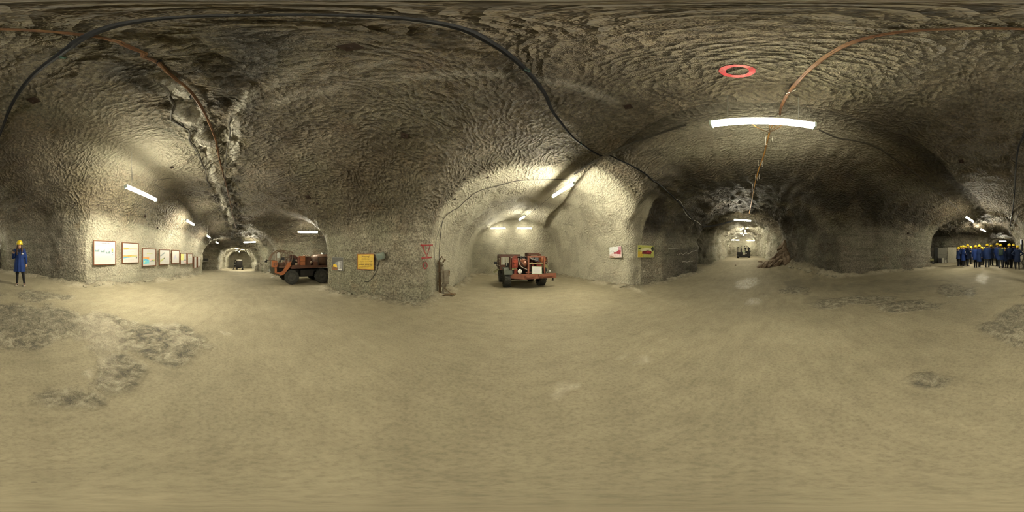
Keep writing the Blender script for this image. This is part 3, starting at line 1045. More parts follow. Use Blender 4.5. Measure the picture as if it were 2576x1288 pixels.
cable('pipe', [EYE + ray(1765, 571) * 12.6, EYE + ray(1800, 567) * 12.8, EYE + ray(1852, 554) * 13.2], .065, BLACK, 'black pipe rising across the mouth of the dark side opening', world=True, cat='pipe', n=3)
cable('thin_cord', [(1693, 497), (1712, 508), (1720, 528), (1735, 548), (1752, 556), (1762, 566)], .010, TIE, 'thin white cord hanging down the corner of the right pillar', .04)
cable('roof_cord', [(1101, 680), (1103, 625), (1107, 580), (1114, 548), (1135, 530), (1152, 520), (1170, 503), (1200, 480), (1250, 466), (1305, 452), (1370, 450), (1428, 448)],
      .014, CABLEDARK, 'dark cable following the rim of the alcove arch down to the drill', .045)
cable('earth_wire', [(1112, 552), (1102, 580), (1094, 610), (1091, 640), (1092, 662), (1098, 672), (1104, 674)], .009, CABLEGREY, 'thin grey wire looping beside the red numeral', .035)
cable('roof_cord', [(1402, 478), (1372, 505), (1346, 525), (1330, 540), (1318, 545)], .009, CABLEDARK, 'thin cord between the alcove lamps on the arch roof', .03)
cable('roof_cord', [(440, 446), (388, 457), (425, 485), (467, 520), (500, 560), (522, 583)], .010, CABLEDARK, 'thin dark cord zigzagging on the roof beside the gallery lamps', .03)
cable('roof_cord', [(330, 420), (332, 441), (333, 452)], .010, CABLEDARK, 'short dark cord on the roof at the left end of the first gallery lamp', .03)
cable('old_cable', [(1445, 436), (1500, 400), (1555, 372), (1610, 350), (1670, 330), (1725, 312)], .02, CABLEDARK, 'dark cables along the fold in the roof right of the alcove', .04, strands=3)
cable('old_cable', [(2062, 325), (2110, 345), (2170, 356), (2210, 372), (2260, 405), (2310, 440), (2370, 490), (2420, 533)], .016, CABLEDARK, 'dark cables along the fold in the roof toward the visitors', .04, strands=3)
cable('wire', [(2030, 283), (2060, 300), (2110, 325), (2180, 352)], .006, CABLEGREY, 'thin pale wire running back from the nearest lamp along the roof', .03)
cable('hose', [(2572, 524), (2560, 545), (2552, 560), (2546, 575), (2539, 598)], .02, CABLEDARK, 'dark branch hose joining the black cable above the visitors', .05)
cable('old_cable', [(400, 215), (440, 265), (470, 320), (492, 370), (515, 425), (528, 470)], .022, CABLEDARK, 'dark line of old cable in the torn roof strip above the gallery', .05, strands=2)
cable('old_cable', [(582, 292), (578, 340), (572, 390), (568, 440), (560, 480)], .014, CABLEDARK, 'thin old cable in the right white seam of the torn roof strip', .05)
cable('roof_cord', [(608, 566), (660, 570), (700, 576), (748, 582)], .010, CABLEDARK, 'thin cord across the roof to the lamp above the orange vehicle', .03)

RUST = mat('rusty_plate', (0.030, 0.018, 0.013), 0.75, .3, var=.4)
for k, (px, py, s) in enumerate(((880, 118, .09), (1018, 341, .10), (775, 496, .13), (85, 252, .10), (432, 420, .07), (1143, 500, .06), (365, 544, .08), (2284, 587, .09),
                              (798, 512, .06), (2418, 405, .10), (1346, 525, .06), (1226, 446, .06), (396, 573, .06), (1168, 450, .05), (1715, 560, .07), (1580, 268, .09))):
    p, n = hit_rock(px, py)
    M = Matrix.Translation(p) @ n.to_track_quat('Z', 'Y').to_matrix().to_4x4()
    mb = MB(); mb.box((0, 0, .012), (s * 1.6, s * 1.6, .016), (0, 0, k * .7), bevel=.004)
    mb.cyl((0, 0, .01), (0, 0, .06), s * .22, seg=6); mb.cyl((0, 0, .05), (0.0, 0.0, .10), s * .12, seg=8)
    o = mb.build('rock_bolt', RUST, None)
    o.matrix_world = M
    where = ['in the roof near the top of the picture', 'in the roof over the sign pillar', 'in the roof above the orange vehicle', 'in the roof above the lone person',
             'in the roof right of the first gallery lamp', 'in the left rim of the alcove arch', 'in the gallery wall above the third framed panel', 'in the wall left of the visitors',
             'beside the bigger bolt above the orange vehicle', 'in the dim roof above the visitors', 'under the crown of the alcove', 'at the kink of the cable over the alcove',
             'in the gallery wall above the fourth framed panel', 'high on the left rim of the alcove', 'high on the dark right pillar', 'in the roof above the alcove lamp'][k]
    tag(o, 'rusty dark rock bolt plate ' + where, 'rock bolt', 'rock bolts')

REDPAINT = mat('red_spray_paint', (0.27, 0.018, 0.024), 0.6, var=.25, dirt=(.22, .13, .10), dirt_amt=.65)
CHALK = mat('white_chalk', (0.62, 0.60, 0.54), 0.8, var=.25)


def painted(strokes, w, name, label, cat, m=REDPAINT, off=.012):
    mb = MB(); first = None
    for st in strokes:
        pts = []
        for (x0, y0), (x1, y1) in zip(st[:-1], st[1:]):
            n = max(2, int(math.hypot(x1 - x0, y1 - y0) / 1.5))
            pts += [(x0 + (x1 - x0) * i / n, y0 + (y1 - y0) * i / n) for i in range(n)]
        pts.append(st[-1])
        hp = [hit_rock(*q) for q in pts]
        if first is None: first = hp[0][0]
        prev = None
        for i, (p, nn) in enumerate(hp):
            a = hp[max(0, i - 1)][0]; b = hp[min(len(hp) - 1, i + 1)][0]
            nn = (hp[max(0, i - 1)][1] + nn + hp[min(len(hp) - 1, i + 1)][1]).normalized()
            t = (b - a).normalized(); s = t.cross(nn).normalized() * w * (.85 + .3 * random.random())
            c = p + nn * off
            cur = [mb.bm.verts.new(c + s), mb.bm.verts.new(c + nn * .006), mb.bm.verts.new(c - s)]
            if prev:
                for k in (0, 1): mb.bm.faces.new((prev[k], prev[k + 1], cur[k + 1], cur[k]))
            prev = cur
    o = mb.build(name, m, None, True); set_origin(o, first)
    return tag(o, label, cat)


painted([[(1057, 617), (1088, 616.5)], [(1063, 618), (1068, 634), (1074.5, 648)], [(1081, 618), (1077, 632), (1071, 648)], [(1060, 650), (1085, 647)]],
        .030, 'painted_numeral', 'red spray-painted V with bars above and below on the pillar corner by the alcove', 'painted numeral')
painted([[(1069 + 5 * math.sin(a), 668 - 7.5 * math.cos(a)) for a in [2 * PI * i / 20 for i in range(21)]]], .022, 'painted_zero', 'small red spray-painted zero under the barred red V', 'painted numeral')
painted([[(1855 + 38 * math.sin(a), 178 - 13.5 * math.cos(a)) for a in [2 * PI * i / 40 for i in range(41)]]], .034, 'painted_ring', 'red spray-painted ring on the roof above the nearest tube lamp', 'painted ring')
for k, (st, lb) in enumerate((([[(1681, 625), (1694, 625.5), (1706, 626)]], 'short straight chalk line on the dark right pillar'),
                           ([[(1702, 638), (1706, 642), (1712, 636), (1718, 641), (1726, 635), (1732, 639), (1740, 633), (1752, 630)]], 'wavy chalk scribble on the dark right pillar, longest and highest'),
                           ([[(1716, 659), (1722, 658), (1728, 659.5), (1736, 657), (1742, 658)]], 'faint chalk scribble low on the dark right pillar'))):
    painted(st, .010, 'chalk_mark', lb, 'chalk mark', CHALK, .008)


# ------------------------------------------------------------------ flat things on the walls
def wall_frame(px, py, spread=8, off=.05):
    """a vertical frame standing on the wall: point, right vector, outward normal"""
    a, _ = hit_rock(px - spread, py); b, _ = hit_rock(px + spread, py); c, n0 = hit_rock(px, py)
    a.z = b.z = 0
    t = (b - a).normalized()
    n = Vector((t.y, -t.x, 0))
    if n.dot(EYE - c) < 0: n = -n
    r = Vector((0, 0, 1)).cross(n).normalized()          # to the viewer's right
    if r.dot(b - a) < 0: r = -r
    # push out until clear of the bumps
    far = 0
    for dx in (-spread, 0, spread):
        for dy in (-12, 0, 12):
            q, _ = hit_rock(px + dx, py + dy)
            far = max(far, (q - c).dot(n))
    return c + n * (min(far, .12) + off), r, n


def on_plane(px, py, P, n):
    d = ray(px, py)
    return EYE + d * ((P - EYE).dot(n) / d.dot(n))


def board(x0, x1, yt, yb, off=.05, spread=None, npx=None):
    """rectangle on the wall seen between pixel columns x0..x1 and rows; returns empty matrix, width, height"""
    px = (x0 + x1) / 2; py = (yt + yb) / 2
    P, r, n = wall_frame(px, py, spread or max(4, (x1 - x0) / 2), off)
    if npx:
        _, r, n = wall_frame(npx, py, 22, off)
        c0 = hit_rock(px, py)[0]
        P = c0 + n * (off + max(0, max((hit_rock(q, z)[0] - c0).dot(n) for q in (x0, px, x1) for z in (yt, py, yb))))
    l, rr = on_plane(x0, py, P, n), on_plane(x1, py, P, n)
    t, b = on_plane(px, yt, P, n), on_plane(px, yb, P, n)
    w = abs((rr - l).dot(r)); h = abs(t.z - b.z)
    c = (l + rr) / 2; c.z = (t.z + b.z) / 2
    M = Matrix((( r.x, -n.x, 0, c.x), (r.y, -n.y, 0, c.y), (0, 0, 1, c.z), (0, 0, 0, 1)))  # local x right, y into wall, z up
    return M, w, h


def put(root, M):
    root.matrix_world = M
    return root


PAPER = mat('white_poster_paper', (0.54, 0.53, 0.51), .35, var=.04)
FRAMEWOOD = mat('reddish_brown_wood_frame', (0.17, 0.065, 0.03), .45, var=.3)
INKGREY = mat('grey_ink', (0.30, 0.31, 0.32), .5)
INKDARK = mat('dark_ink', (0.05, 0.05, 0.05), .5)
INKCHART = mat('slate_chart_ink', (0.17, 0.24, 0.25), .5)
INKBLUE = mat('blue_ink', (0.10, 0.36, 0.58), .5)
INKCYAN = mat('cyan_ink', (0.16, 0.52, 0.62), .5)
INKORANGE = mat('orange_ink', (0.78, 0.34, 0.10), .5)
INKLILAC = mat('lilac_ink', (0.42, 0.42, 0.58), .5)
INKGREEN = mat('olive_green_ink', (0.42, 0.46, 0.17), .5)
INKYELLOW = mat('pale_yellow_ink', (0.72, 0.70, 0.26), .5)
INKPINK = mat('pink_ink', (0.72, 0.50, 0.47), .5)
INKS = [PAPER, INKGREY, INKDARK, INKCHART, INKBLUE, INKCYAN, INKORANGE, INKLILAC, INKGREEN, INKYELLOW, INKPINK]


def poster(x0, x1, yt, yb, label, content):
    M, w, h = board(x0, x1, yt, yb, .055)
    root = empty('framed_panel', (0, 0, 0), 0, label, 'framed panel', 'framed panels on the gallery wall')
    put(root, M)
    fw, fd = .035, .06
    m = MB()
    for s in (-1, 1):
        m.box((s * (w / 2 - fw / 2), 0, 0), (fw, fd, h), bevel=.004)
        m.box((0, 0, s * (h / 2 - fw / 2)), (w - fw * 2 + .006, fd * .96, fw), bevel=.004)
    m.box((0, fd * .35, 0), (w - .02, .012, h - .02))
    m.build('frame', FRAMEWOOD, root)
    iw, ih = w - 2 * fw, h - 2 * fw
    m = MB(); m.box((0, -.004, 0), (iw, .012, ih))
    lvl = [0]
    def rect(u0, u1, v0, v1, ink):
        lvl[0] += 1; m.mi = ink
        d = .0006 + .00002 * lvl[0]
        m.box(((u0 + u1 - 1) * iw / 2, -.010 - d / 2, (v0 + v1 - 1) * ih / 2), ((u1 - u0) * iw, d, (v1 - v0) * ih))
    def shape(pts, ink):
        lvl[0] += 1; m.mi = ink
        d = .0006 + .00002 * lvl[0]
        m.prism([((u - .5) * iw, (v - .5) * ih) for u, v in pts], -.010 - d, -.0099, 'y')
    def lines(u0, u1, v0, v1, n, ink=1, hh=.007, seed=1):
        rr = random.Random(seed)
        for k in range(n):
            v = v1 - (v1 - v0) * k / max(1, n - 1)
            u = u0
            e = u1 - rr.random() * .15 * (u1 - u0)
            while u < e:
                L = .02 + rr.random() * .07
                rect(u, min(u + L, e), v - hh / 2, v + hh / 2, ink); u += L + .012
    content(rect, shape, lines)
    m.build('poster', INKS, root)
    return root


def c1(R, S, Lx):
    Lx(.28, .74, .93, .93, 1, 2, .016, 3)
    Lx(.06, .92, .84, .90, 3, 1, .005, 4)
    Lx(.06, .92, .80, .82, 2, 1, .005, 14)
    for k, (u, v) in enumerate(((.03, .62), (.29, .60), (.54, .55))):
        S([(u, v - .08), (u + .20, v - .08), (u + .20, v + .06), (u + .16, v + .01), (u + .13, v - .0), (u + .10, v - .015 - .02 * k), (u + .05, v - .01), (u + .03, v + .01), (u, v)], 3)
    R(.03, .07, .56, .60, 4)
    R(.82, .90, .55, .70, 6); R(.83, .90, .49, .54, 3); R(.83, .90, .44, .48, 7); R(.83, .90, .39, .43, 3)
    Lx(.06, .85, .08, .33, 9, 1, .006, 5)


def c2(R, S, Lx):
    Lx(.15, .92, .93, .93, 1, 7, .016, 3); Lx(.3, .75, .87, .87, 1, 1, .006, 4)
    S([(.06, .66), (.95, .71), (.95, .74), (.4, .73), (.3, .77), (.04, .78)], 6)
    S([(.10, .63), (.95, .68), (.95, .70), (.06, .655)], 7)
    Lx(.3, .75, .57, .57, 1, 1, .006, 5)
    S([(.04, .28), (.95, .31), (.95, .36), (.5, .39), (.2, .37), (.04, .38)], 6)
    S([(.5, .30), (.95, .31), (.95, .355), (.6, .36)], 8)
    S([(.04, .22), (.5, .27), (.95, .30), (.04, .275)], 4)
    R(.9, .94, .22, .28, 2)
    Lx(.1, .8, .13, .16, 2, 1, .006, 6)


def c3(R, S, Lx):
    Lx(.35, .75, .90, .90, 1, 1, .012, 3); Lx(.3, .8, .83, .83, 1, 1, .007, 4); R(.3, .75, .70, .72, 8); R(.3, .6, .69, .70, 9)
    R(.03, .48, .36, .50, 6)
    S([(.03, .10), (.48, .12), (.48, .33), (.36, .38), (.2, .43), (.03, .42)], 5)
    S([(.03, .30), (.20, .40), (.38, .34), (.48, .30), (.44, .25), (.30, .30), (.16, .34)], 4)
    S([(.05, .14), (.18, .24), (.14, .28), (.08, .22)], 9)
    R(.55, .93, .24, .40, 10); S([(.55, .24), (.70, .34), (.8, .29), (.93, .24)], 3); S([(.7, .34), (.93, .36), (.93, .24), (.8, .29)], 8)


def c4(R, S, Lx):
    Lx(.2, .85, .93, .93, 1, 7, .014, 3)
    S([(.04, .56), (.10, .54), (.52, .80), (.50, .84), (.44, .84), (.03, .60)], 1)
    S([(.06, .56), (.12, .545), (.53, .79), (.50, .80)], 3)
    S([(.04, .20), (.10, .16), (.50, .42), (.52, .46), (.44, .46), (.03, .26)], 8)
    S([(.30, .32), (.48, .42), (.52, .46), (.44, .46)], 2)
    R(.7, .92, .70, .72, 10); R(.62, .9, .50, .51, 7); S([(.72, .5), (.9, .55), (.92, .62), (.85, .6)], 10)
    Lx(.55, .9, .1, .2, 3, 1, .006, 7)


def c5(R, S, Lx):
    Lx(.35, .9, .93, .93, 1, 7, .012, 3); R(.15, .19, .86, .93, 8)
    S([(.3, .25), (.45, .4), (.5, .65), (.42, .68), (.35, .5)], 7); S([(.4, .48), (.62, .42), (.66, .36), (.45, .40)], 7)


def c6(R, S, Lx):
    R(.02, .62, .36, .96, 9); Lx(.7, .92, .6, .8, 3, 1, .008, 3); R(.5, .96, .10, .40, 1); R(.52, .94, .12, .3, 10)


def c7(R, S, Lx):
    R(.35, .5, .75, .84, 8); R(.78, .92, .78, .82, 6); R(.05, .9, .47, .52, 3); R(.1, .3, .44, .48, 8)
    Lx(.1, .85, .12, .35, 5, 1, .008, 3)


def c8(R, S, Lx):
    R(.15, .85, .80, .82, 2); R(.2, .6, .12, .18, 3); Lx(.15, .85, .3, .7, 7, 1, .007, 3)


def c9(R, S, Lx):
    R(.15, .85, .79, .81, 2); R(.2, .8, .10, .15, 1); Lx(.15, .85, .3, .7, 7, 1, .007, 8)


for a in ((234.8, 291, 605.5, 666.5, 'largest framed panel, first from the left, with three grey step charts', c1),
          (306.8, 348.3, 610.5, 662.3, 'framed panel with two long orange and blue layered cross-sections', c2),
          (357.8, 392, 624.8, 669.5, 'framed panel with an orange and bright blue map square in its lower left', c3),
          (400.5, 426.8, 627.5, 666, 'framed panel with two slanting grey pipe-like drawings', c4),
          (431.8, 451, 629, 663, 'framed panel with a faint lilac line drawing on near-white paper', c5),
          (453.4, 469, 636.5, 665, 'framed panel with a large pale yellow field', c6),
          (471.3, 484, 638, 664, 'narrow-looking framed panel with a dark row across its middle, right of the yellow one', c7),
          (487.6, 494.2, 645.5, 674.5, 'left one of the two slim framed panels at the far end of the gallery row', c8),
          (497, 503.4, 645.5, 672, 'right one of the two slim framed panels, last of the gallery row', c9)):
    poster(*a)


def text_mesh(txt, size, m, parent, name, loc=(0, 0, 0), align='CENTER', rot=(PI / 2, 0, 0), depth=.003, shear=0, xs=1.0):
    cu = bpy.data.curves.new(name, 'FONT')
    cu.body = txt; cu.size = size; cu.align_x = align; cu.align_y = 'CENTER'; cu.extrude = depth; cu.shear = shear
    o = bpy.data.objects.new(name, cu)
    COL.objects.link(o)
    bpy.context.view_layer.update()
    dg = bpy.context.evaluated_depsgraph_get()
    me = bpy.data.meshes.new_from_object(o.evaluated_get(dg))
    bpy.data.objects.remove(o)
    me.materials.clear(); me.materials.append(m)
    me.transform(Matrix.Translation(Vector(loc)) @ Euler(rot).to_matrix().to_4x4() @ Matrix.Diagonal((xs, 1, 1, 1)))
    return link(bpy.data.objects.new(name, me), parent)


# yellow blasting-times sign
M, w, h = board(899, 941.5, 638.5, 678.5, .03)
sg = empty('warning_sign', (0, 0, 0), 0, 'yellow warning sign headed Achtung in dark letters beside the grey floodlight', 'sign')
put(sg, M)
YEL = mat('yellow_sign_paint', (0.62, 0.42, 0.04), .5, var=.15, dirt=(.45, .30, .07), dirt_amt=.6)
MB().box((0, 0, 0), (w - .03, .012, h - .03)).build('sign_plate', YEL, sg)
m = MB()
for s in (-1, 1):
    m.box((s * (w / 2 - .012), -.004, 0), (.024, .035, h), bevel=.003); m.box((0, -.004, s * (h / 2 - .012)), (w - .046, .034, .024), bevel=.003)
m.build('sign_frame', mat('rusty_orange_frame', (0.28, .11, .04), .6, var=.4), sg)
REDBROWN = mat('dark_brown_sign_ink', (0.10, 0.045, 0.02), .6)
text_mesh('Achtung!', h * .155, REDBROWN, sg, 'heading', (0, -.009, h * .33), depth=.001, xs=1.0)
text_mesh('Zündzeiten', h * .125, REDBROWN, sg, 'subheading', (0, -.009, h * .18), depth=.001)
rr = random.Random(4)
for k, (v, hh, u0, u1) in enumerate(((.045, .05, -.42, -.08), (.045, .05, -.02, .40), (-.075, .05, -.42, -.08), (-.075, .05, -.02, .40), (-.195, .05, -.42, -.08), (-.195, .05, -.02, .40),
                                    (-.315, .03, -.36, .34), (-.385, .03, -.38, .36))):
    u = u0; m = MB()
    while u < u1 - .01:
        L = .012 + rr.random() * .012
        m.box(((u + L / 2) * w, -.0085, (v + rr.uniform(-.004, .004)) * h), (L * w * .75, .003, hh * h * rr.uniform(.5, 1.0)))
        u += L + (.004 if rr.random() > .12 else .02)
    m.build('text_line', REDBROWN, sg)

# floodlight with cable
P, r, n = wall_frame(964, 643, 8, .10)
fl = empty('floodlight', (0, 0, 0), 0, 'small grey-green floodlight box tilted on the wall right of the yellow sign', 'floodlight')
put(fl, Matrix(((r.x, -n.x, 0, P.x), (r.y, -n.y, 0, P.y), (0, 0, 1, P.z), (0, 0, 0, 1))) @ Euler((.35, -.15, .1)).to_matrix().to_4x4())
FLG = mat('grey_green_enamel', (0.20, 0.235, 0.20), .4, var=.1)
MB().box((0, -.04, 0), (.27, .17, .22), bevel=.03).build('lamp_housing', FLG, fl, True)
MB().box((.0, -.128, -.01), (.23, .008, .17), bevel=.003).build('glass', mat('dim_glass', (.16, .2, .18), .15), fl)
m = MB(); m.tube([(-.12, 0, -.02), (-.19, .02, -.06)], .016, 8); m.ball((-.20, .02, -.065), .022); m.build('knob', DARKSTEEL, fl, True)
m = MB(); m.box((.02, .06, -.10), (.18, .05, .03)); m.box((.0, .10, .0), (.10, .10, .10)); m.tube([(-.03, .0, -.11), (.02, .02, -.14), (.06, .04, -.12)], .012, 6)
m.build('bracket', DARKSTEEL, fl)
cable('floodlight_cable', [(955, 655), (952, 668), (948, 682), (941, 694), (932, 705), (927, 709), (918, 708)], .009, CABLEBLACK, 'black cable curling down the wall below the grey floodlight', .03)


def photo_board(x0, x1, yt, yb, label, base, shapes, name='photo_board', off=.025, tilt=0, npx=None):
    M, w, h = board(x0, x1, yt, yb, off, None, npx)
    root = empty(name, (0, 0, 0), 0, label, 'photo board')
    put(root, M @ Matrix.Rotation(tilt, 4, 'Y'))
    MB().box((0, .006, 0), (w, .022, h), bevel=.002).build('backing', mat('pale_board_edge', (.55, .53, .45), .5), root)
    mats_ = [base] + [s[0] for s in shapes]
    m = MB(); m.box((0, -.007, 0), (w * .985, .004, h * .985))
    for k, (mm, pts) in enumerate(shapes):
        m.mi = k + 1
        m.prism([((u - .5) * w * .98, (v - .5) * h * .98) for u, v in pts], -.0095 - .0004 * k, -.0088, 'y')
    m.build('print', mats_, root)
    return root


W_ = lambda n, c: mat(n, c, .4, var=.25, nscale=14)
photo_board(1533.5, 1563.5, 620.5, 648.5, 'square photo board of a dark red machine on a pale ground', W_('print_pale_sky', (.58, .60, .60)), [
    (W_('print_pink_floor', (.60, .48, .48)), [(0, .0), (1, .0), (1, .5), (.6, .35), (.3, .45), (0, .32)]),
    (W_('print_brown_heap', (.32, .22, .16)), [(.02, 0), (.48, 0), (.35, .12), (.18, .2), (.02, .2)]),
    (W_('print_mauve', (.42, .25, .30)), [(.78, .55), (1, .5), (1, .98), (.72, .98), (.75, .8)]),
    (W_('print_dark_red', (.28, .035, .06)), [(.62, .34), (.95, .28), (.97, .62), (.82, .68), (.66, .6), (.58, .46)]),
    (W_('print_dark_red', (.28, .035, .06)), [(.36, .42), (.44, .33), (.55, .36), (.6, .46), (.5, .54), (.40, .52)]),
    (W_('print_grey_boom', (.35, .33, .34)), [(.10, .60), (.32, .62), (.42, .50), (.38, .48), (.30, .58), (.10, .57)])], tilt=-.03)
photo_board(1604, 1645, 617, 648, 'wide photo board with a dark red vehicle on yellow green', W_('print_yellow_green', (.42, .43, .12)), [
    (W_('print_cream', (.62, .60, .38)), [(.15, .5), (.9, .5), (.85, .74), (.5, .8), (.2, .7)]),
    (W_('print_ochre', (.55, .40, .06)), [(0, .02), (.3, .02), (.32, .3), (.1, .5), (0, .45)]),
    (W_('print_maroon', (.16, .02, .03)), [(.24, .3), (.8, .26), (.86, .45), (.8, .55), (.6, .6), (.45, .55), (.28, .56)]),
    (W_('print_redder', (.32, .03, .05)), [(.5, .38), (.78, .36), (.78, .5), (.55, .53)]),
    (W_('print_black_green', (.04, .05, .03)), [(.8, .75), (.95, .95), (1, .7), (.95, .55), (.86, .58)]),
    (W_('print_orange_spark', (.75, .40, .08)), [(.14, .32), (.2, .52), (.25, .34)]),
    (W_('print_black_green', (.04, .05, .03)), [(.02, .72), (.16, .82), (.2, .74), (.06, .66)])])
photo_board(835, 863.5, 647.5, 681, 'dark photo board with a yellow machine, at the pillar edge beside the orange vehicle', W_('print_dark_grey', (.09, .09, .085)), [
    (W_('print_mid_grey', (.25, .25, .25)), [(.25, .2), (.95, .15), (.95, .75), (.6, .72), (.3, .6)]),
    (W_('print_light_grey', (.45, .45, .44)), [(.6, .2), (.7, .2), (.72, .7), (.6, .68)]),
    (W_('print_brown_ground', (.20, .10, .05)), [(.02, .02), (.5, .02), (.55, .22), (.02, .3)]),
    (W_('print_signal_yellow', (.75, .50, .04)), [(.12, .28), (.48, .25), (.46, .42), (.3, .5), (.14, .45)]),
    (W_('print_white', (.62, .62, .60)), [(.55, .04), (.92, .04), (.92, .15), (.55, .16)])], npx=880)
# picture ledge in the dark cross passage
M, w, h = board(513, 524, 650, 658.5, .04)
nb = empty('display_board', (0, 0, 0), 0, 'small dark display board on a pale ledge past the end of the gallery wall', 'display board'); put(nb, M)
MB().box((0, 0, .03), (w, .03, h * .8)).build('board', DARKSTEEL, nb)
MB().box((0, -.08, -h * .45), (w * 1.15, .2, .05)).build('ledge', mat('pale_ledge', (.4, .38, .32), .6), nb)


# ------------------------------------------------------------------ worn drill on its stand at the alcove's left wall
S_ = 0.0155
DRUST = mat('drill_rusty_iron', (0.13, 0.095, 0.06), .6, .5, var=.4, dirt=(.20, .12, .06), dirt_amt=.7)
DGREY = mat('drill_grey_casing', (0.24, 0.215, 0.17), .5, .4, var=.2, dirt=(.12, .09, .06), dirt_amt=.7)
dp = pix_floor(1121, 744)
dr = empty('rock_drill', (dp.x, dp.y, ground(dp.x, dp.y)), -az(1121), 'old rusty rock drill standing on a bracket foot at the left wall of the alcove', 'rock drill')
def dx(px): return (px - 1121) * S_
def dz(py): return (745 - py) * S_
m = MB(); m.cyl((dx(1105.5), 0, 0), (dx(1104), 0, dz(658)), .028, seg=10); m.cyl((dx(1101), .03, 0), (dx(1101), .03, dz(655)), .014, seg=8)
m.cyl((dx(1108), .02, 0), (dx(1107), .02, dz(660)), .02, seg=8)
for y in (665, 685, 712, 720): m.box((dx(1103.5), .01, dz(y)), (.12, .08, .035))
m.build('feed_pole', DRUST, dr)
m = MB(); m.cyl((dx(1122), 0, dz(714)), (dx(1121), 0, dz(682)), .135, seg=20); m.cyl((dx(1122), 0, dz(717)), (dx(1122), 0, dz(714)), .12, .135, seg=20)
m.box((dx(1113), 0, dz(697)), (.05, .2, .46)); m.box((dx(1111), -.06, dz(697)), (.03, .06, .48))
m.build('motor_casing', DGREY, dr, True)
m = MB(); m.box((dx(1130), -.03, dz(687)), (.05, .08, .13), (0, .1, 0)); m.cyl((dx(1129.5), -.03, dz(690)), (dx(1131), -.03, dz(697)), .02, .008, seg=8); m.build('side_handle', DRUST, dr)
m = MB(); m.cyl((dx(1113), 0, dz(681)), (dx(1113), 0, dz(671)), .066, .05, seg=14); m.cyl((dx(1112), 0, dz(671)), (dx(1111), 0, dz(661)), .045, .03, seg=12); m.ball((dx(1114), -.03, dz(668)), .04)
m.build('swivel_head', DGREY, dr, True)
m = MB(); m.tube([(dx(1105), 0, dz(662)), (dx(1107), 0, dz(651)), (dx(1111), 0, dz(649)), (dx(1119), 0, dz(656)), (dx(1115), 0, dz(663))], .014, 8)
m.box((dx(1106.5), 0, dz(655)), (.05, .05, .16), (0, .35, 0)); m.box((dx(1117), 0, dz(658)), (.055, .05, .16), (0, .75, 0)); m.cyl((dx(1110), 0, dz(649)), (dx(1112), 0, dz(646)), .03, .02, seg=8)
m.build('top_bracket', DRUST, dr)
m = MB(); m.cyl((dx(1115), 0, dz(726)), (dx(1117), 0, dz(715)), .075, seg=12); m.cyl((dx(1121.5), -.03, dz(723)), (dx(1121.5), -.03, dz(716)), .035, seg=10)
m.cyl((dx(1114), 0, .02), (dx(1116), 0, dz(726)), .05, .045, seg=10)
m.build('gearbox', DGREY, dr, True)
m = MB(); m.box((dx(1130), 0, .02), (.52, .06, .03)); m.box((dx(1128), -.16, .02), (.46, .05, .03), (0, 0, .35)); m.cyl((dx(1110), 0, dz(722)), (dx(1138), -.15, .03), .017, seg=8)
m.box((dx(1140), -.1, .03), (.05, .30, .04), (0, 0, .3)); m.cyl((dx(1138), -.17, .015), (dx(1138), -.17, .06), .04, seg=10)
m.tube([(dx(1121), 0, dz(722)), (dx(1122.5), .0, dz(733)), (dx(1120), 0, dz(738)), (dx(1117), 0, dz(735))], .010, 6)
m.build('foot_bracket', DRUST, dr)
ground_z = ground


# ------------------------------------------------------------------ vehicles
ORANGE = mat('worn_orange_paint', (0.36, 0.115, 0.035), .5, var=.15, nscale=5, dirt=(0.16, 0.06, 0.03), dirt_amt=.65)
BROWNP = mat('rusty_brown_paint', (0.085, 0.032, 0.018), .6, var=.35, nscale=6, dirt=(0.07, .035, .02), dirt_amt=.6)
REDP = mat('worn_red_paint', (0.20, 0.035, 0.022), .5, var=.25, nscale=6, dirt=(0.10, 0.035, .025), dirt_amt=.7)
SALMON = mat('faded_salmon_paint', (0.225, 0.085, 0.052), .5, var=.2, nscale=6, dirt=(0.18, 0.07, .05), dirt_amt=.5)
TYRE = mat('tyre_rubber', (0.022, 0.022, 0.020), .75, var=.4, dirt=(0.08, .075, .055), dirt_amt=.35)
HUB = mat('dark_wheel_hub', (0.045, 0.045, 0.042), .5, .3, var=.4, dirt=(.10, .09, .07), dirt_amt=.4)
CHASSIS = mat('black_chassis', (0.012, 0.010, 0.009), .6, .2, var=.5)
CREAM = mat('dusty_cream_metal', (0.30, 0.235, 0.165), .5, var=.15, dirt=(.22, .12, .07), dirt_amt=.5)
TANKP = mat('rust_brown_tank', (0.105, 0.06, 0.038), .45, .1, var=.3, nscale=4, dirt=(.07, .035, .02), dirt_amt=.7)
CHROME = mat('headlight_glass', (0.75, 0.76, 0.72), .12, .3)
SEATM = mat('brown_seat_vinyl', (0.10, 0.05, 0.03), .6, var=.3)
DGREEN = mat('dark_green_canvas', (0.06, 0.075, 0.055), .7)
OLIVE = mat('olive_metal', (0.20, 0.19, 0.09), .5, var=.3)


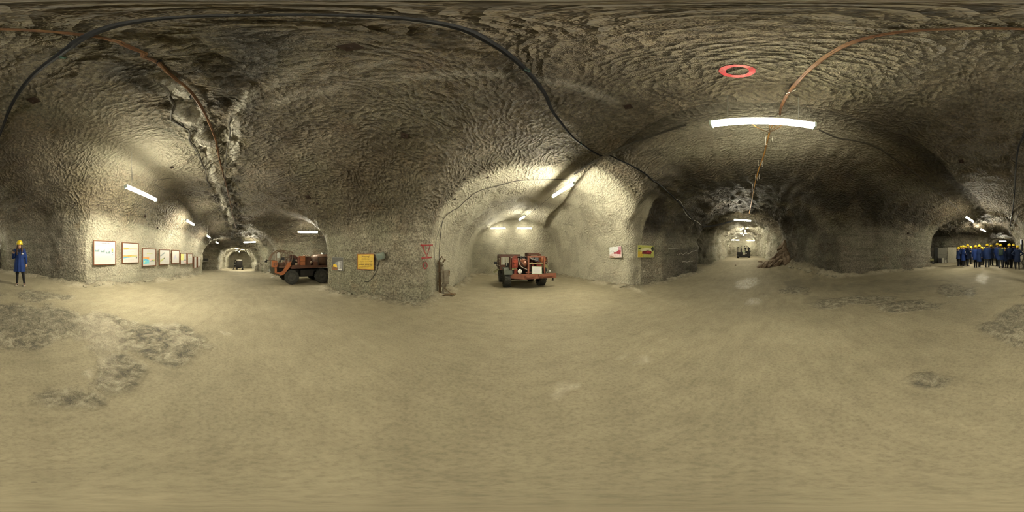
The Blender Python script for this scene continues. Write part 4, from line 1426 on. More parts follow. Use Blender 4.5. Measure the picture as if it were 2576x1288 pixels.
def wheel(parent, c, r, w, lugs=22, side=1, name='wheel'):
    """tyre with lugs, rim and hub; axle along local y"""
    m = MB()
    prof = [(r * .56, -w * .42), (r * .80, -w * .5), (r * .95, -w * .45), (r * .97, -w * .2), (r * .97, w * .2), (r * .95, w * .45), (r * .80, w * .5), (r * .56, w * .42)]
    m.lathe(prof, (0, 0, 0), 'y', 32, caps=False)
    for k in range(lugs):
        a = 2 * PI * k / lugs
        for s in (-1, 1):
            M = Matrix.Rotation(a + (s * .5 * PI / lugs), 4, 'Y') @ Matrix.Translation((0, s * w * .25, r * .975))
            q = bmesh.ops.create_cube(m.bm, size=1)
            for v in q['verts']: v.co = Vector((v.co.x * r * .11, v.co.y * w * .5, v.co.z * r * .06))
            bmesh.ops.transform(m.bm, matrix=M @ Matrix.Rotation(s * .45, 4, 'Z'), verts=q['verts'])
    o = m.build(name, TYRE, parent, True)
    o.location = c
    m = MB()
    s = side
    m.lathe([(r * .57, s * w * .38), (r * .55, s * w * .30), (r * .40, s * w * .26), (r * .38, s * w * .34), (r * .22, s * w * .36), (r * .20, s * w * .42), (r * .05, s * w * .44)], (0, 0, 0), 'y', 28)
    for k in range(8):
        a = 2 * PI * k / 8
        m.cyl((r * .29 * math.cos(a), s * w * .34, r * .29 * math.sin(a)), (r * .29 * math.cos(a), s * w * .40, r * .29 * math.sin(a)), r * .035, seg=6)
    m.build('rim', HUB, o, True)
    return o


# --- orange tank vehicle: local x forward, y left (toward the viewer), z up
ox, oy = -8.78, 1.99
ot = empty('mine_truck', (ox - .62, oy, 0.0), -PI / 2 - .04, 'orange and brown mine truck numbered 89, with cage cab and rusty tank', 'truck')
ot.location.z = min(ground(ox - .3, oy), ground(-8.75, 3.7)) + .0
def X(px): return (735 - px) * .0221
def ZZ(py): return (716.5 - py) * .0221
NY = .62  # near side
R0 = .415
wheel(ot, (0, NY - .12, R0), R0, .30, side=1)
wheel(ot, (-1.78, NY - .10, R0), R0, .30, side=1)
wheel(ot, (.12, -NY - .5, R0), R0, .30, side=-1)
wheel(ot, (-1.78, -NY - .5, R0), R0, .30, side=-1)
m = MB()
m.box((-1.0, -.28, .70), (2.9, .9, .22), bevel=.02); m.box((-.9, -.28, .50), (1.6, .7, .3)); m.box((-.9, NY - .25, .62), (.75, .2, .38), bevel=.02)
m.cyl((0, -1.1, R0), (0, .45, R0), .09); m.cyl((-1.78, -1.1, R0), (-1.78, .45, R0), .09)
m.prism([(.55, .95), (.45, .62), (.25, .50), (-.05, .90), (-.45, .93), (-.5, .98)], -1.1, NY - .3, 'y')
m.build('chassis', CHASSIS, ot)
m = MB(); m.prism([(.05, 1.05), (0.0, .99), (-2.9, .92), (-2.9, 1.0), (-.1, 1.09)], -1.15, NY, 'y'); m.box((-1.3, NY + .0, .97), (2.7, .03, .10), (0, .03, 0))
m.build('deck', BROWNP, ot)
# cab side with slanting arm
m = MB()
m.prism([(.95, .97), (.95, .57), (.63, .53), (.44, .57), (.05, 1.07), (.03, 1.30), (.24, 1.20), (.50, .78), (.63, .69), (.83, .69), (.84, .97)], NY - .06, NY, 'y')
m.prism([(.95, .97), (.95, .57), (.63, .53), (.44, .57), (.05, 1.07), (.03, 1.30), (.24, 1.20), (.50, .78), (.63, .69), (.83, .69), (.84, .97)], -1.16, -1.10, 'y')
m.box((.90, -.27, 1.13), (.05, 1.7, .36)); m.box((.1, -.27, 1.1), (.05, 1.6, .35))
m.build('cab_body', ORANGE, ot)
m = MB(); m.box((.96, NY - .14, 1.16), (.31, .34, .37), bevel=.012); m.build('number_box', ORANGE, ot)
nb_ = text_mesh('89', .20, INKDARK, ot, 'painted_number', (.93, NY + .034, 1.12), rot=(PI / 2, 0, PI), depth=.002)
m = MB(); m.prism([(1.20, .97), (1.16, .70), (1.0, .57), (.93, .57), (.93, .97)], -1.1, NY - .02, 'y'); m.prism([(1.22, .68), (.60, .48), (.58, .53), (1.16, .75)], -1.12, NY + .01, 'y')
m.build('nose', mat('dark_olive_nose', (0.05, 0.048, 0.03), .6, var=.4), ot)
m = MB(); m.box((.63, -.3, .60), (.50, 1.5, .05)); m.box((.63, -.3, .8), (.40, 1.3, .3)); m.build('cab_floor', CHASSIS, ot)
# cage
m = MB()
for yy in (NY - .03, -1.12):
    m.tube(catmull([(1.20, yy, 1.36), (1.08, yy, 1.62), (.93, yy, 1.83), (.80, yy, 1.90), (.34, yy, 1.885), (-.02, yy, 1.80), (-.04, yy, 1.5), (.02, yy, 1.22)], 5), .022, 8)
    m.tube([(.86, yy, 1.36), (.86, yy, 1.72), (.78, yy, 1.82), (.44, yy, 1.80), (.36, yy, 1.68), (.34, yy, 1.36)], .018, 8)
    m.tube([(.36, yy, 1.68), (.22, yy, 1.80), (.12, yy, 1.82)], .015, 6); m.tube([(.36, yy, 1.50), (.02, yy, 1.50)], .015, 6); m.tube([(.12, yy, 1.82), (.1, yy, 1.5), (.16, yy, 1.25)], .013, 6)
for yy in [NY - .03 - (1.71) * k / 7 for k in range(8)]:
    m.tube(catmull([(1.24, yy, 1.36), (1.12, yy, 1.62), (.95, yy, 1.82)], 4), .013, 6)
for (xx, zz) in ((1.22, 1.36), (.93, 1.84), (.80, 1.90), (.34, 1.885), (-.02, 1.80), (1.10, 1.6)):
    m.cyl((xx, NY - .03, zz), (xx, -1.12, zz), .018, seg=8)
m.tube([(1.28, NY, 1.37), (.92, NY, 1.36)], .014, 6); m.tube([(1.10, NY, 1.36), (1.06, NY, 1.02), (1.16, NY, 1.02), (1.18, NY, 1.3)], .012, 6)
m.build('roll_cage', mat('cage_tube_paint', (0.13, 0.085, 0.05), .5, .2, var=.3), ot, True)
m = MB(); m.box((.66, -.27, 1.64), (.02, 1.3, .34)); m.build('windscreen', mat('dusty_windscreen', (.36, .38, .34), .25), ot)
m = MB(); m.box((.50, NY - .28, .98), (.42, .45, .12), bevel=.03); m.box((.30, NY - .28, 1.22), (.12, .45, .42), (0, -.15, 0), bevel=.03); m.box((.55, NY - .35, 1.12), (.5, .3, .2), bevel=.03)
m.build('seat', SEATM, ot, True)
m = MB(); m.tube([(.62 + .02 * math.sin(a), NY - .28 + .15 * math.cos(a), 1.36 + .12 * math.sin(a)) for a in [2 * PI * k / 14 for k in range(14)]], .012, 6, closed=True)
m.cyl((.62, NY - .28, 1.36), (.75, NY - .28, 1.15), .015); m.box((.50, NY - .1, 1.44), (.18, .2, .14)); m.build('steering_wheel', BLACK, ot)
m = MB(); m.prism([(1.52, 1.26), (1.36, 1.24), (1.34, 1.38), (1.40, 1.40)], NY - .12, NY + .03, 'y'); m.cyl((1.25, NY - .05, 1.36), (1.42, NY - .05, 1.36), .014); m.build('side_lamp', CHASSIS, ot)
# engine and tanks behind the cab
m = MB(); m.prism([(-.03, 1.66), (-.10, 1.68), (-.42, 1.60), (-.46, 1.08), (-.03, 1.08)], -.75, -.1, 'y'); m.build('engine_hood', BROWNP, ot)
m = MB(); m.box((-.22, .1, 1.25), (.34, .5, .30)); m.cyl((-.08, .3, 1.25), (-.08, .3, 1.52), .05); m.cyl((-.13, .35, 1.52), (-.13, .35, 1.57), .09); m.tube([(-.1, .4, 1.5), (-.2, .45, 1.3), (-.35, .4, 1.2)], .02); m.build('engine', CHASSIS, ot)
m = MB(); m.ball((-.29, .46, 1.13), .085, (1, 1, 1)); m.build('air_tank', CREAM, ot, True)
m = MB(); m.ball((-.31, .32, 1.32), .075, (1, 1, 1)); m.build('filter_bowl', CREAM, ot, True)
m = MB(); m.box((-.42, .2, 1.30), (.12, .5, .46), bevel=.015); m.build('side_panel', SALMON, ot)
for zc in (1.445, 1.145):
    m = MB(); m.box((-.635, .35, zc), (.27, .5, .285), bevel=.012)
    o = m.build('equipment_box', ORANGE, ot)
    m = MB(); m.box((-.66, .612, zc - .01), (.12, .012, .03)); m.build('latch', DARKSTEEL, o)
m = MB(); m.box((-.97, .1, 1.26), (.38, .7, .50), bevel=.015); m.box((-.97, .1, 1.53), (.42, .75, .03)); m.build('cabinet', BROWNP, ot)
m = MB()
for k in range(7): m.ball((-.75 - .05 * k, .3, 1.60 + .012 * (k % 3)), .04, (1, 1.5, .7), 8, 6)
m.build('hose_fittings', CREAM, ot)
m = MB(); m.lathe([(.02, -2.95), (.22, -2.92), (.33, -2.80), (.37, -2.6), (.37, -1.7), (.33, -1.42), (.24, -1.26), (.10, -1.18), (.02, -1.17)], (0, .12, 1.34), 'x', 28)
m.build('tank', TANKP, ot, True)
m = MB(); m.lathe([(.12, 0), (.12, .06), (.10, .09)], (-2.0, .12, 1.69), 'z', 16); m.cyl((-1.95, .12, 1.70), (-1.95, .12, 1.82), .02); m.box((-2.3, .12, 1.73), (.3, .12, .05)); m.build('filler_cap', STEEL, ot)
m = MB(); m.box((-1.42, .2, 1.12), (.30, .8, .28)); m.build('tank_cradle', BROWNP, ot)
m = MB(); m.tube(catmull([(-1.53, NY, .98), (-1.53, NY, 1.46), (-1.58, NY, 1.52), (-1.98, NY, 1.52), (-2.02, NY, 1.46), (-2.02, NY, .95)], 4), .014, 8); m.tube([(-1.53, NY, .98), (-1.48, NY, .8), (-1.25, NY, .75), (-1.2, NY, .55)], .012, 6)
m.build('guard_hoop', BLACK, ot, True)
m = MB(); m.ball((-1.16, .46, 1.22), .075); m.build('valve_bowl', CREAM, ot, True)

# --- red vehicle: local +x toward the viewer, +y to the right
O_ = Vector((.63, 8.5, 0))
rt = empty('mine_truck', (O_.x, O_.y, 0), math.atan2(-.98, .20), 'rusty red mine truck with bumper, round headlight and white notice, in the alcove', 'truck')
rt.location.z = ground(.63, 8.5)
RW = .47
wheel(rt, (0, -.93, RW), RW, .34, side=-1)
wheel(rt, (0, .93, RW), RW, .34, side=1)
wheel(rt, (-1.80, -.93, RW), RW, .34, side=-1)
wheel(rt, (-1.80, .93, RW), RW, .34, side=1)
m = MB(); m.box((-1.0, 0, .55), (2.7, 1.1, .26), bevel=.02); m.box((-.75, .1, .76), (2.1, 1.4, .16)); m.box((-.7, 0, 1.0), (.5, 1.2, .6)); m.box((.45, .45, .70), (.5, 1.0, .10)); m.cyl((0, -.85, RW), (0, .85, RW), .10); m.cyl((-1.8, -.85, RW), (-1.8, .85, RW), .10); m.box((.35, .1, .58), (.5, 1.3, .16))
m.build('chassis', CHASSIS, rt)
m = MB(); m.prism([(.30, -1.0), (.84, -.22), (.84, 1.45), (.78, 1.45), (.78, -.20), (.26, -.96)], .50, .74, 'z')
m.box((.86, .05, .64), (.05, .45, .10), bevel=.01); m.box((.86, .98, .64), (.05, .55, .10), bevel=.01); m.box((.87, .58, .66), (.07, .22, .09))
m.build('bumper', SALMON, rt)
m = MB(); m.box((.8, 1.28, .44), (.06, .05, .16)); m.box((.77, 1.28, .38), (.10, .08, .05)); m.build('tow_hook', CHASSIS, rt)
m = MB()
fxx = .66
m.box((fxx, .03, 1.14), (.07, .08, .84)); m.box((fxx, .86, 1.14), (.07, .07, .88), (.05, 0, 0)); m.box((fxx, .44, 1.57), (.09, .92, .07)); m.box((fxx - .02, .1, .8), (.06, .4, .05)); m.box((.3, .86, 1.57), (.75, .05, .05)); m.box((.3, .03, 1.57), (.75, .05, .05))
m.box((-.05, .03, 1.14), (.06, .07, .86)); m.box((-.05, .88, 1.14), (.06, .06, .86))
m.build('portal_frame', SALMON, rt)
# notice
nt = empty('notice', (0, 0, 0)); nt.parent = rt; nt.location = (.80, .42, .91); nt.rotation_euler = (0, -.20, 0)
MB().box((0, 0, 0), (.02, .52, .36), (-.06, 0, 0), bevel=.003).build('board', mat('pale_green_notice_edge', (.36, .46, .32), .5), nt)
m = MB(); m.box((.012, 0, 0), (.004, .46, .30), (-.06, 0, 0)); m.mi = 1
for k in range(6): m.box((.0148, .0, .11 - .042 * k), (.002, .36 - .05 * (k % 3), .008), (-.06, 0, 0))
m.build('sheet', [PAPER, INKGREY], nt)
# round headlights
for (yy, xx, zz, r_) in ((-.38, .60, .86, .118), (1.32, .35, .80, .06)):
    m = MB(); m.lathe([(r_ * .5, -.10), (r_ * .95, -.04), (r_ * 1.08, .0), (r_ * 1.08, .02), (r_, .02)], (xx, yy, zz), 'x', 20)
    h_ = m.build('headlight', CHASSIS, rt, True)
    m = MB(); m.ball((xx + .015, yy, zz), r_ * .96, (.25, 1, 1)); m.build('headlight_lens', CHROME, h_, True)
m = MB(); m.cyl((.30, 1.18, .72), (.35, 1.30, .78), .015); m.build('headlight_arm', CHASSIS, rt)
# left front body column with red pump box
m = MB(); m.box((.30, -.80, 1.10), (.32, .06, .95)); m.box((.10, -.78, .95), (.1, .1, .6)); m.build('body_column', BROWNP, rt)
m = MB(); m.box((.42, -.60, 1.26), (.20, .30, .46), bevel=.03); m.prism([(-.46, 1.49), (-.74, 1.49), (-.62, 1.62), (-.50, 1.62)], .36, .50, 'x'); m.build('red_pump', REDP, rt, True)
m = MB(); m.cyl((.52, -.6, 1.32), (.56, -.6, 1.32), .085, seg=18); m.cyl((.52, -.6, 1.16), (.55, -.6, 1.16), .05, seg=14); m.tube([(.54 , -.6 + .10 * math.cos(a), 1.32 + .10 * math.sin(a)) for a in [PI * k / 8 for k in range(9)]], .018, 6)
m.build('pump_fittings', mat('bright_red_metal', (.30, .055, .03), .45, var=.3), rt, True)
m = MB(); m.box((.40, -.62, .98), (.15, .26, .12), bevel=.02); m.build('dial_block', OLIVE, rt)
m = MB(); m.box((.46, -.55, .83), (.12, .17, .26), bevel=.01); m.build('small_box', REDP, rt)
m = MB(); m.box((.35, -.72, .80), (.12, .18, .22), bevel=.02); m.build('grey_box', mat('dark_grey_box', (.06, .055, .06), .6), rt)
# central orange vessel
m = MB(); m.ball((.22, -.10, 1.22), .30, (1.25, .95, .88), 24, 16); m.build('pressure_vessel', mat('coppery_vessel', (.24, .095, .055), .35, .2, var=.2, dirt=(.10, .05, .03), dirt_amt=.5), rt, True)
m = MB(); m.box((.35, .02, 1.0), (.1, .14, .2), (0, .2, 0), bevel=.02); m.build('red_bracket', REDP, rt)
m = MB()
hoses = ([(.45, -.42, 1.50), (.56, -.40, 1.25), (.60, -.30, 1.08), (.62, -.10, .98), (.62, .0, .93)], [(.40, -.42, 1.4), (.55, -.28, 1.25), (.58, -.20, 1.12), (.50, -.14, 1.02), (.54, -.06, 1.06)],
         [(.3, -.30, 1.52), (.4, 0, 1.56), (.3, .1, 1.50), (.1, .1, 1.55)], [(.5, .1, 1.5), (.55, .0, 1.2), (.5, .1, 1.0), (.58, .0, .9)])
for k, hp in enumerate(hoses):
    m = MB(); m.tube(catmull(hp, 6), .018 if k != 0 else .022, 8); m.build('hose', mat('grey_hose', (.28, .26, .22), .5) if k == 0 else BLACK, rt, True)
m = MB()
for k in range(6):
    yy = -.35 + .09 * k
    m.tube(catmull([(.35, yy, 1.38), (.30 - .05 * k, yy + .1, 1.55 + .015 * (k % 2)), (-.2, yy + .05, 1.55), (-.7, yy, 1.50)], 5), .022, 8)
m.build('hose_bundle', BLACK, rt, True)
# right bay
m = MB(); m.box((.35, .68, 1.16), (.20, .27, .30), bevel=.04); m.box((.35, .68, 1.02), (.24, .30, .06), bevel=.01); m.build('red_canister', REDP, rt, True)
m = MB(); m.box((.35, .68, .92), (.22, .28, .14), bevel=.01); m.build('canister_base', DARKSTEEL, rt)
m = MB(); m.box((.36, .36, 1.12), (.12, .13, .20), bevel=.03); m.build('small_red_canister', REDP, rt, True)
m = MB(); m.cyl((.42, .15, 1.22), (.46, .84, 1.22), .03, seg=12); m.cyl((.4, .3, 1.22), (.4, .3, 1.3), .03); m.build('manifold_pipe', mat('brassy_olive_pipe', (.45, .38, .2), .4, .4), rt, True)
m = MB(); m.cyl((.30, .20, 1.52), (.45, .82, 1.26), .022); m.cyl((.25, .13, 1.0), (.25, .13, 1.5), .06, seg=14); m.build('strut', mat('dull_steel', (.22, .19, .17), .4, .6), rt, True)
m = MB(); m.box((.1, .62, 1.42), (.25, .22, .2), bevel=.02); m.build('grey_unit', mat('slate_unit', (.11, .12, .13), .5), rt)
m = MB(); m.cyl((.15, .42, 1.40), (.15, .42, 1.52), .05); m.cyl((.2, .32, 1.42), (.2, .32, 1.5), .03); m.build('valves', STEEL, rt)
m = MB(); m.box((-.35, .45, 1.1), (.1, .9, .9)); m.build('bulkhead', BROWNP, rt)
m = MB(); m.box((-.15, .52, 1.70), (.55, .62, .14), bevel=.02); m.box((-.15, .25, 1.69), (.5, .2, .18), bevel=.02); m.box((.0, .85, 1.66), (.3, .1, .1)); m.build('roof_box', BROWNP, rt)
m = MB(); m.cyl((-.9, 1.02, 1.40), (.1, 1.02, 1.40), .20, seg=20); m.ball((.1, 1.02, 1.40), .20, (.5, 1, 1)); m.build('side_tank', ORANGE, rt, True)
m = MB()
for k in range(5): m.cyl((.12, 1.10 + .02 * k, 1.10 + .1 * k), (.16, 1.22, 1.12 + .1 * k), .035, seg=10)
m.tube([(.1, 1.1, 1.5), (.16, 1.25, 1.45), (.14, 1.27, 1.25), (.1, 1.15, 1.1)], .018); m.build('side_fittings', BROWNP, rt)
m = MB(); m.cyl((-.4, 1.10, 1.0), (.25, 1.10, 1.0), .16, seg=18); m.build('side_vessel', OLIVE, rt, True)
m = MB(); m.prism([(-.38, .98), (-.30, 1.02), (.30, 1.0), (.46, .9), (.5, .7), (.44, .68), (.38, .86), (.25, .92), (-.3, .93)], -1.12, -.72, 'y')
m.build('left_fender', mat('dark_green_fender', (.06, .07, .055), .5, var=.3, dirt=(.12, .12, .09), dirt_amt=.4), rt, True)
m = MB(); m.prism([(-.38, .98), (-.30, 1.02), (.30, 1.0), (.40, .9), (.42, .8), (.25, .92), (-.3, .93)], .72, 1.12, 'y'); m.build('right_fender', CHASSIS, rt)
# far cab with slatted side
m = MB()
m.box((-1.55, -.55, 1.68), (1.10, 1.22, .05), bevel=.01); m.prism([(-.95, 1.55), (-.98, 1.70), (-1.15, 1.70), (-1.15, 1.55)], -1.15, .05, 'y')
for (xx, yy) in ((-1.02, -1.12), (-1.02, .02), (-2.08, -1.12), (-2.08, .02)): m.box((xx, yy, 1.25), (.07, .07, .86))
m.box((-1.02, -.55, 1.60), (.06, 1.1, .10)); m.box((-1.02, -.98, .95), (.05, .28, .3))
m.build('cab_frame', BROWNP, rt)
m = MB()
for k in range(9): m.box((-1.55, -1.17, .92 + .085 * k), (1.02, .03, .045), (.5, 0, 0))
m.build('side_slats', BROWNP, rt)
m = MB(); m.box((-1.03, -.93, 1.22), (.02, .12, .62)); m.build('door_panel', mat('white_cab_panel', (.42, .41, .35), .5), rt)
m = MB(); m.box((-1.03, -.74, 1.30), (.02, .06, .5)); m.build('door_strip', mat('white_cab_panel', (.42, .41, .35), .5), rt)
m = MB(); m.box((-1.3, -.45, 1.0), (.4, .6, .35), bevel=.03); m.build('seat', BLACK, rt, True)
m = MB(); m.box((-1.1, -.42, 1.40), (.08, .16, .18)); m.build('control_box', BROWNP, rt)
m = MB(); m.box((-1.35, -1.36, 1.20), (.10, .20, .13), bevel=.03); m.tube([(-1.35, -1.30, 1.15), (-1.35, -1.30, 1.02), (-1.35, -1.15, 1.0)], .018); m.build('mirror', BLACK, rt)
m = MB(); m.box((-1.30, -1.32, .74), (.5, .36, .05), (.6, 0, 0)); m.build('mud_flap', OLIVE, rt)
m = MB(); m.box((-2.0, .55, 1.1), (.9, .9, .75), bevel=.03); m.build('rear_engine_box', BROWNP, rt)
m = MB(); m.tube(catmull([(-.9, -.95, 1.66), (-1.4, -.8, 1.92), (-2.0, -.6, 1.72)], 5), .008, 5); m.build('antenna_wire', BLACK, rt)


# --- dark machine in the far west tunnel
p = at_dist(600, 25.2); gz = ground(p.x, p.y)
wm = empty('loader', (p.x, p.y, gz), -az(600), 'dark boxy machine with an arm at its left, deep in the far west tunnel', 'machine')
wm.scale = (1.12, 1.12, 1.12)
m = MB(); m.box((.12, .6, .72), (.86, 1.6, 1.02), bevel=.10); m.box((.12, -.22, .7), (.7, .1, .8), bevel=.03); m.build('body', CHASSIS, wm, True)
for xx in (-.25, .52):
    wheel(wm, (xx, .1, .28), .30, .26, lugs=10, side=1).rotation_euler = (0, 0, PI / 2)
m = MB(); m.box((-.5, .4, .62), (.30, .5, .55), bevel=.04); m.tube([(-.45, .3, .9), (-.6, .2, 1.05), (-.5, .15, 1.25), (-.36, .15, 1.3)], .06); m.tube([(-.36, .2, .9), (-.34, .2, 1.25)], .05); m.tube([(-.58, .3, .5), (-.64, .2, .22), (-.72, .1, .05)], .05); m.box((-.72, .1, .05), (.16, .3, .08)); m.build('arm', CHASSIS, wm)
m = MB(); m.ball((.42, -.28, .20), .09); m.build('tail_lamp', CHROME, wm, True)
m = MB(); m.ball((-.5, .1, .72), .07, (1.4, 1, .7)); m.build('side_light', CHROME, wm, True)
m = MB(); m.box((.10, .4, 1.28), (.7, .9, .10), bevel=.02); m.build('roof_plate', mat('pale_roof_plate', (.45, .42, .34), .5), wm)

# --- dark drilling machine in the east tunnel
p = at_dist(1870, 22.0); gz = ground(p.x, p.y)
em = empty('drilling_machine', (p.x, p.y, gz), -az(1870), 'dark low mining machine silhouetted in the bright east tunnel', 'machine')
k_ = 22.0 * .00244
def u(px): return (px - 1870) * k_
def v(py): return max(.02, (649 - py) * k_)
m = MB(); m.box((u(1861), .4, v(640)), (.75, 1.4, .62), bevel=.05); m.box((u(1881), .3, v(638.5)), (.66, 1.2, .75), bevel=.04); m.box((u(1871), .5, v(644)), (1.7, 1.6, .35)); m.build('body', CHASSIS, em)
for xx in (u(1856.5), u(1884)):
    for yy in (0, 1.2): wheel(em, (xx, yy, .30), .32, .28, lugs=10, side=1).rotation_euler = (0, 0, PI / 2)
m = MB()
m.tube([(u(1856), .2, v(637)), (u(1856), .2, v(621.5)), (u(1865), .2, v(622.5)), (u(1866), .2, v(640))], .045, 6); m.box((u(1856.5), .2, v(622)), (.14, .1, .1)); m.tube([(u(1863), .2, v(620)), (u(1865.5), .2, v(620.5))], .04, 5); m.box((u(1864), .2, v(627)), (.10, .08, .14))
m.build('guard_frame', CHASSIS, em)
m = MB(); m.ball((u(1876), .2, v(625)), .13, (1, 1, 1.1)); m.cyl((u(1877), .2, v(636)), (u(1876), .2, v(625)), .07); m.cyl((u(1883.5), .2, v(636)), (u(1883.5), .2, v(627)), .10); m.box((u(1864), .2, v(633)), (.16, .2, .5)); m.cyl((u(1873), .2, v(636)), (u(1873), .25, v(620)), .03); m.ball((u(1873), .25, v(620)), .07); m.box((u(1883.5), .2, v(626)), (.33, .3, .26), bevel=.03); m.cyl((u(1883.5), .2, v(624)), (u(1883.5), .2, v(621)), .05); m.tube([(u(1876), .2, v(622)), (u(1880), .2, v(619.5)), (u(1883), .2, v(624))], .02); m.tube([(u(1884), .1, v(630)), (u(1890), .0, v(631.5)), (u(1887), 0, v(634))], .04, 6)
m.build('boom_parts', CHASSIS, em)
m = MB(); m.box((u(1871), -.28, v(634)), (.35, .05, .12), bevel=.02); m.build('pale_panel', mat('pale_green_machine_panel', (.36, .44, .30), .5), em)
m = MB(); m.box((u(1877), -.33, v(638.5)), (.17, .02, .07)); m.build('number_plate', mat('grey_plate', (.4, .38, .34), .5), em)

# ------------------------------------------------------------------ heap of brown rock slabs
SLAB = mat('brown_slab_rock', (0.115, 0.078, 0.05), .75, var=.35, nscale=5, bump=.02, dirt=(.30, .24, .17), dirt_amt=.5)
_slabs = []
def slab_mesh(seed):
    rr = random.Random(seed); bm = bmesh.new()
    for k in range(16):
        a = rr.random() * 2 * PI; zz = rr.uniform(-1, 1); r_ = math.sqrt(1 - zz * zz) ** .6
        bm.verts.new((r_ * math.cos(a) * .5, r_ * math.sin(a) * .30, zz * .20))
    bmesh.ops.convex_hull(bm, input=bm.verts[:])
    for vv in [q for q in bm.verts if not q.link_faces]: bm.verts.remove(vv)
    bmesh.ops.bevel(bm, geom=bm.edges[:], offset=.012, segments=1, affect='EDGES')
    me = bpy.data.meshes.new('brown_rock'); bm.to_mesh(me); bm.free(); me.materials.append(SLAB)
    return me
for s in range(7): _slabs.append(slab_mesh(s))
rr = random.Random(5)
heap = []
def heap_h(px): return float(np.interp(px, [1908, 1925, 1940, 1955, 1965, 1972, 1980, 1988], [0.02, .32, .55, .72, 1.15, 1.35, .95, .1]))
for row in range(4):
    for k in range(9):
        px = 1914 + 8.2 * k + rr.uniform(-2, 2)
        H = heap_h(px)
        z = H * row / 3.4
        if row > 0 and H < .3 * row: continue
        d = 12.2 + row * .28 + rr.uniform(-.1, .1)
        q = at_dist(px, d)
        zz = ground(q.x, q.y) + z + .06
        o = bpy.data.objects.new('brown_rock', _slabs[rr.randrange(7)]); COL.objects.link(o)
        s = rr.uniform(.65, 1.15) * (1.15 if px > 1950 else .85)
        o.scale = (s, s, s * rr.uniform(.9, 1.5))
        o.location = (q.x, q.y, zz)
        o.rotation_euler = (rr.uniform(-.5, .5), rr.uniform(-.95, -.35) if px < 1968 else rr.uniform(-1.5, -.9), -az(px) + rr.uniform(-.5, .5))
        tag(o, kind='thing'); tag(o, 'brown rock slab lying in the heap at the right of the east tunnel mouth', 'rock', 'brown rock slabs heaped by the east tunnel')
for px, py, s, lb in ((1912, 659.5, .55, 'single brown rock lying left of the slab heap'), (687, 699, .42, 'pale loose stone on the floor in front of the orange vehicle'),
                      (1850, 668, .2, 'small dark stone left in the mouth of the east tunnel')):
    q = hit_floor(px, py)
    o = bpy.data.objects.new('stone', _slabs[2].copy()); COL.objects.link(o); o.location = q + Vector((0, 0, .03)); o.scale = (s, s, s); o.rotation_euler = (0, 0, 1)
    if px == 687: o.data.materials.clear(); o.data.materials.append(mat('pale_stone', (.42, .39, .32), .7, bump=.01))
    tag(o, lb, 'rock')
# crumbs at wall bases
_cr = mat('grey_rubble_rock', (.27, .25, .19), .8, var=.3, bump=.01)
cm = []
for s in range(4):
    me = _slabs[s].copy(); me.materials.clear(); me.materials.append(_cr); cm.append(me)
rr = random.Random(9)
for (pa, pb, ya, yb, n, sc, lb) in ((1560, 1760, 723, 690, 14, .22, 'small grey rubble stone at the foot of the right pillar'), (1985, 2110, 672, 700, 26, .30, 'grey rubble stone on the slope right of the slab heap'),
                                    (830, 1060, 734, 768, 14, .20, 'small rubble stone at the foot of the sign pillar'), (210, 500, 722, 696, 16, .18, 'small pale rubble stone along the foot of the gallery wall')):
    for k in range(n):
        t_ = rr.random(); px = pa + (pb - pa) * t_; py = ya + (yb - ya) * t_ + rr.uniform(-1.5, 1.5)
        q = hit_floor(px, py)
        if (q - EYE).length > 25: continue
        o = bpy.data.objects.new('rubble_stone', cm[rr.randrange(4)]); COL.objects.link(o)
        s = sc * rr.uniform(.5, 1.3); o.scale = (s, s, s * 1.4); o.location = (q.x, q.y, ground(q.x, q.y) + s * .06); o.rotation_euler = (rr.uniform(-.3, .3), rr.uniform(-.3, .3), rr.uniform(0, 6))
        tag(o, lb, 'rock', 'rubble: ' + lb[lb.index('stone') + 6:])

# ------------------------------------------------------------------ things in the chamber behind the visitors' passage
def chamber(px, d): 
    q = at_dist(px, d); q.z = ground(q.x, q.y); return q
GREYCAB = mat('dull_grey_cabinet', (.13, .125, .10), .6, var=.2)
def face_box(name, x0, x1, yt, d, depth, m_, label, cat, parts=None):
    q = chamber((x0 + x1) / 2, d)
    w = (x1 - x0) * d * .00244; h = CAMZ + d * math.tan(el(yt)) - q.z
    e = empty(name, q, -az((x0 + x1) / 2), label, cat)
    MB().box((0, depth / 2, h / 2), (w, depth, h), bevel=.01).build('body', m_, e)
    return e, w, h
e, w, h = face_box('tall_cabinet', 2350.5, 2358.5, 622, 17.2, .5, mat('near_black_panel', (.010, .011, .009), .7), 'tall black cabinet in the chamber left of the visitors', 'cabinet')
MB().box((w * .35, -.01, h * .5), (.02, .03, .18)).build('handle', DARKSTEEL, e)
e, w, h = face_box('low_cabinet', 2339, 2350, 632, 17.3, .4, mat('dark_brown_panel', (.03, .027, .02), .7), 'low dark cabinet behind the wheeled compressor', 'cabinet')
e, w, h = face_box('shelf_cabinet', 2359, 2381.5, 623, 17.6, .4, GREYCAB, 'wide dull grey cabinet with horizontal seams in the chamber left of the visitors', 'cabinet')
for k in (.32, .55, .78):
    MB().box((0, -.008, h * k), (w * .97, .02, .02)).build('seam_strip', DARKSTEEL, e)
MB().box((w * .49, -.01, h * .5), (.03, .03, h)).build('side_post', mat('pale_post', (.35, .33, .27), .6), e)
e, w, h = face_box('equipment_crate', 2359.5, 2368.5, 650, 16.9, .35, CHASSIS, 'low black crate at the foot of the dull grey cabinet', 'crate')
MB().box((0, .16, h + .012), (w * .9, .28, .025)).build('lid', DARKSTEEL, e)
e, w, h = face_box('grey_bin', 2370, 2374.5, 649, 16.9, .3, mat('pale_grey_metal', (.30, .29, .24), .5), 'narrow pale bin between the black crate and the black frame', 'bin')
q = chamber(2379, 16.9)
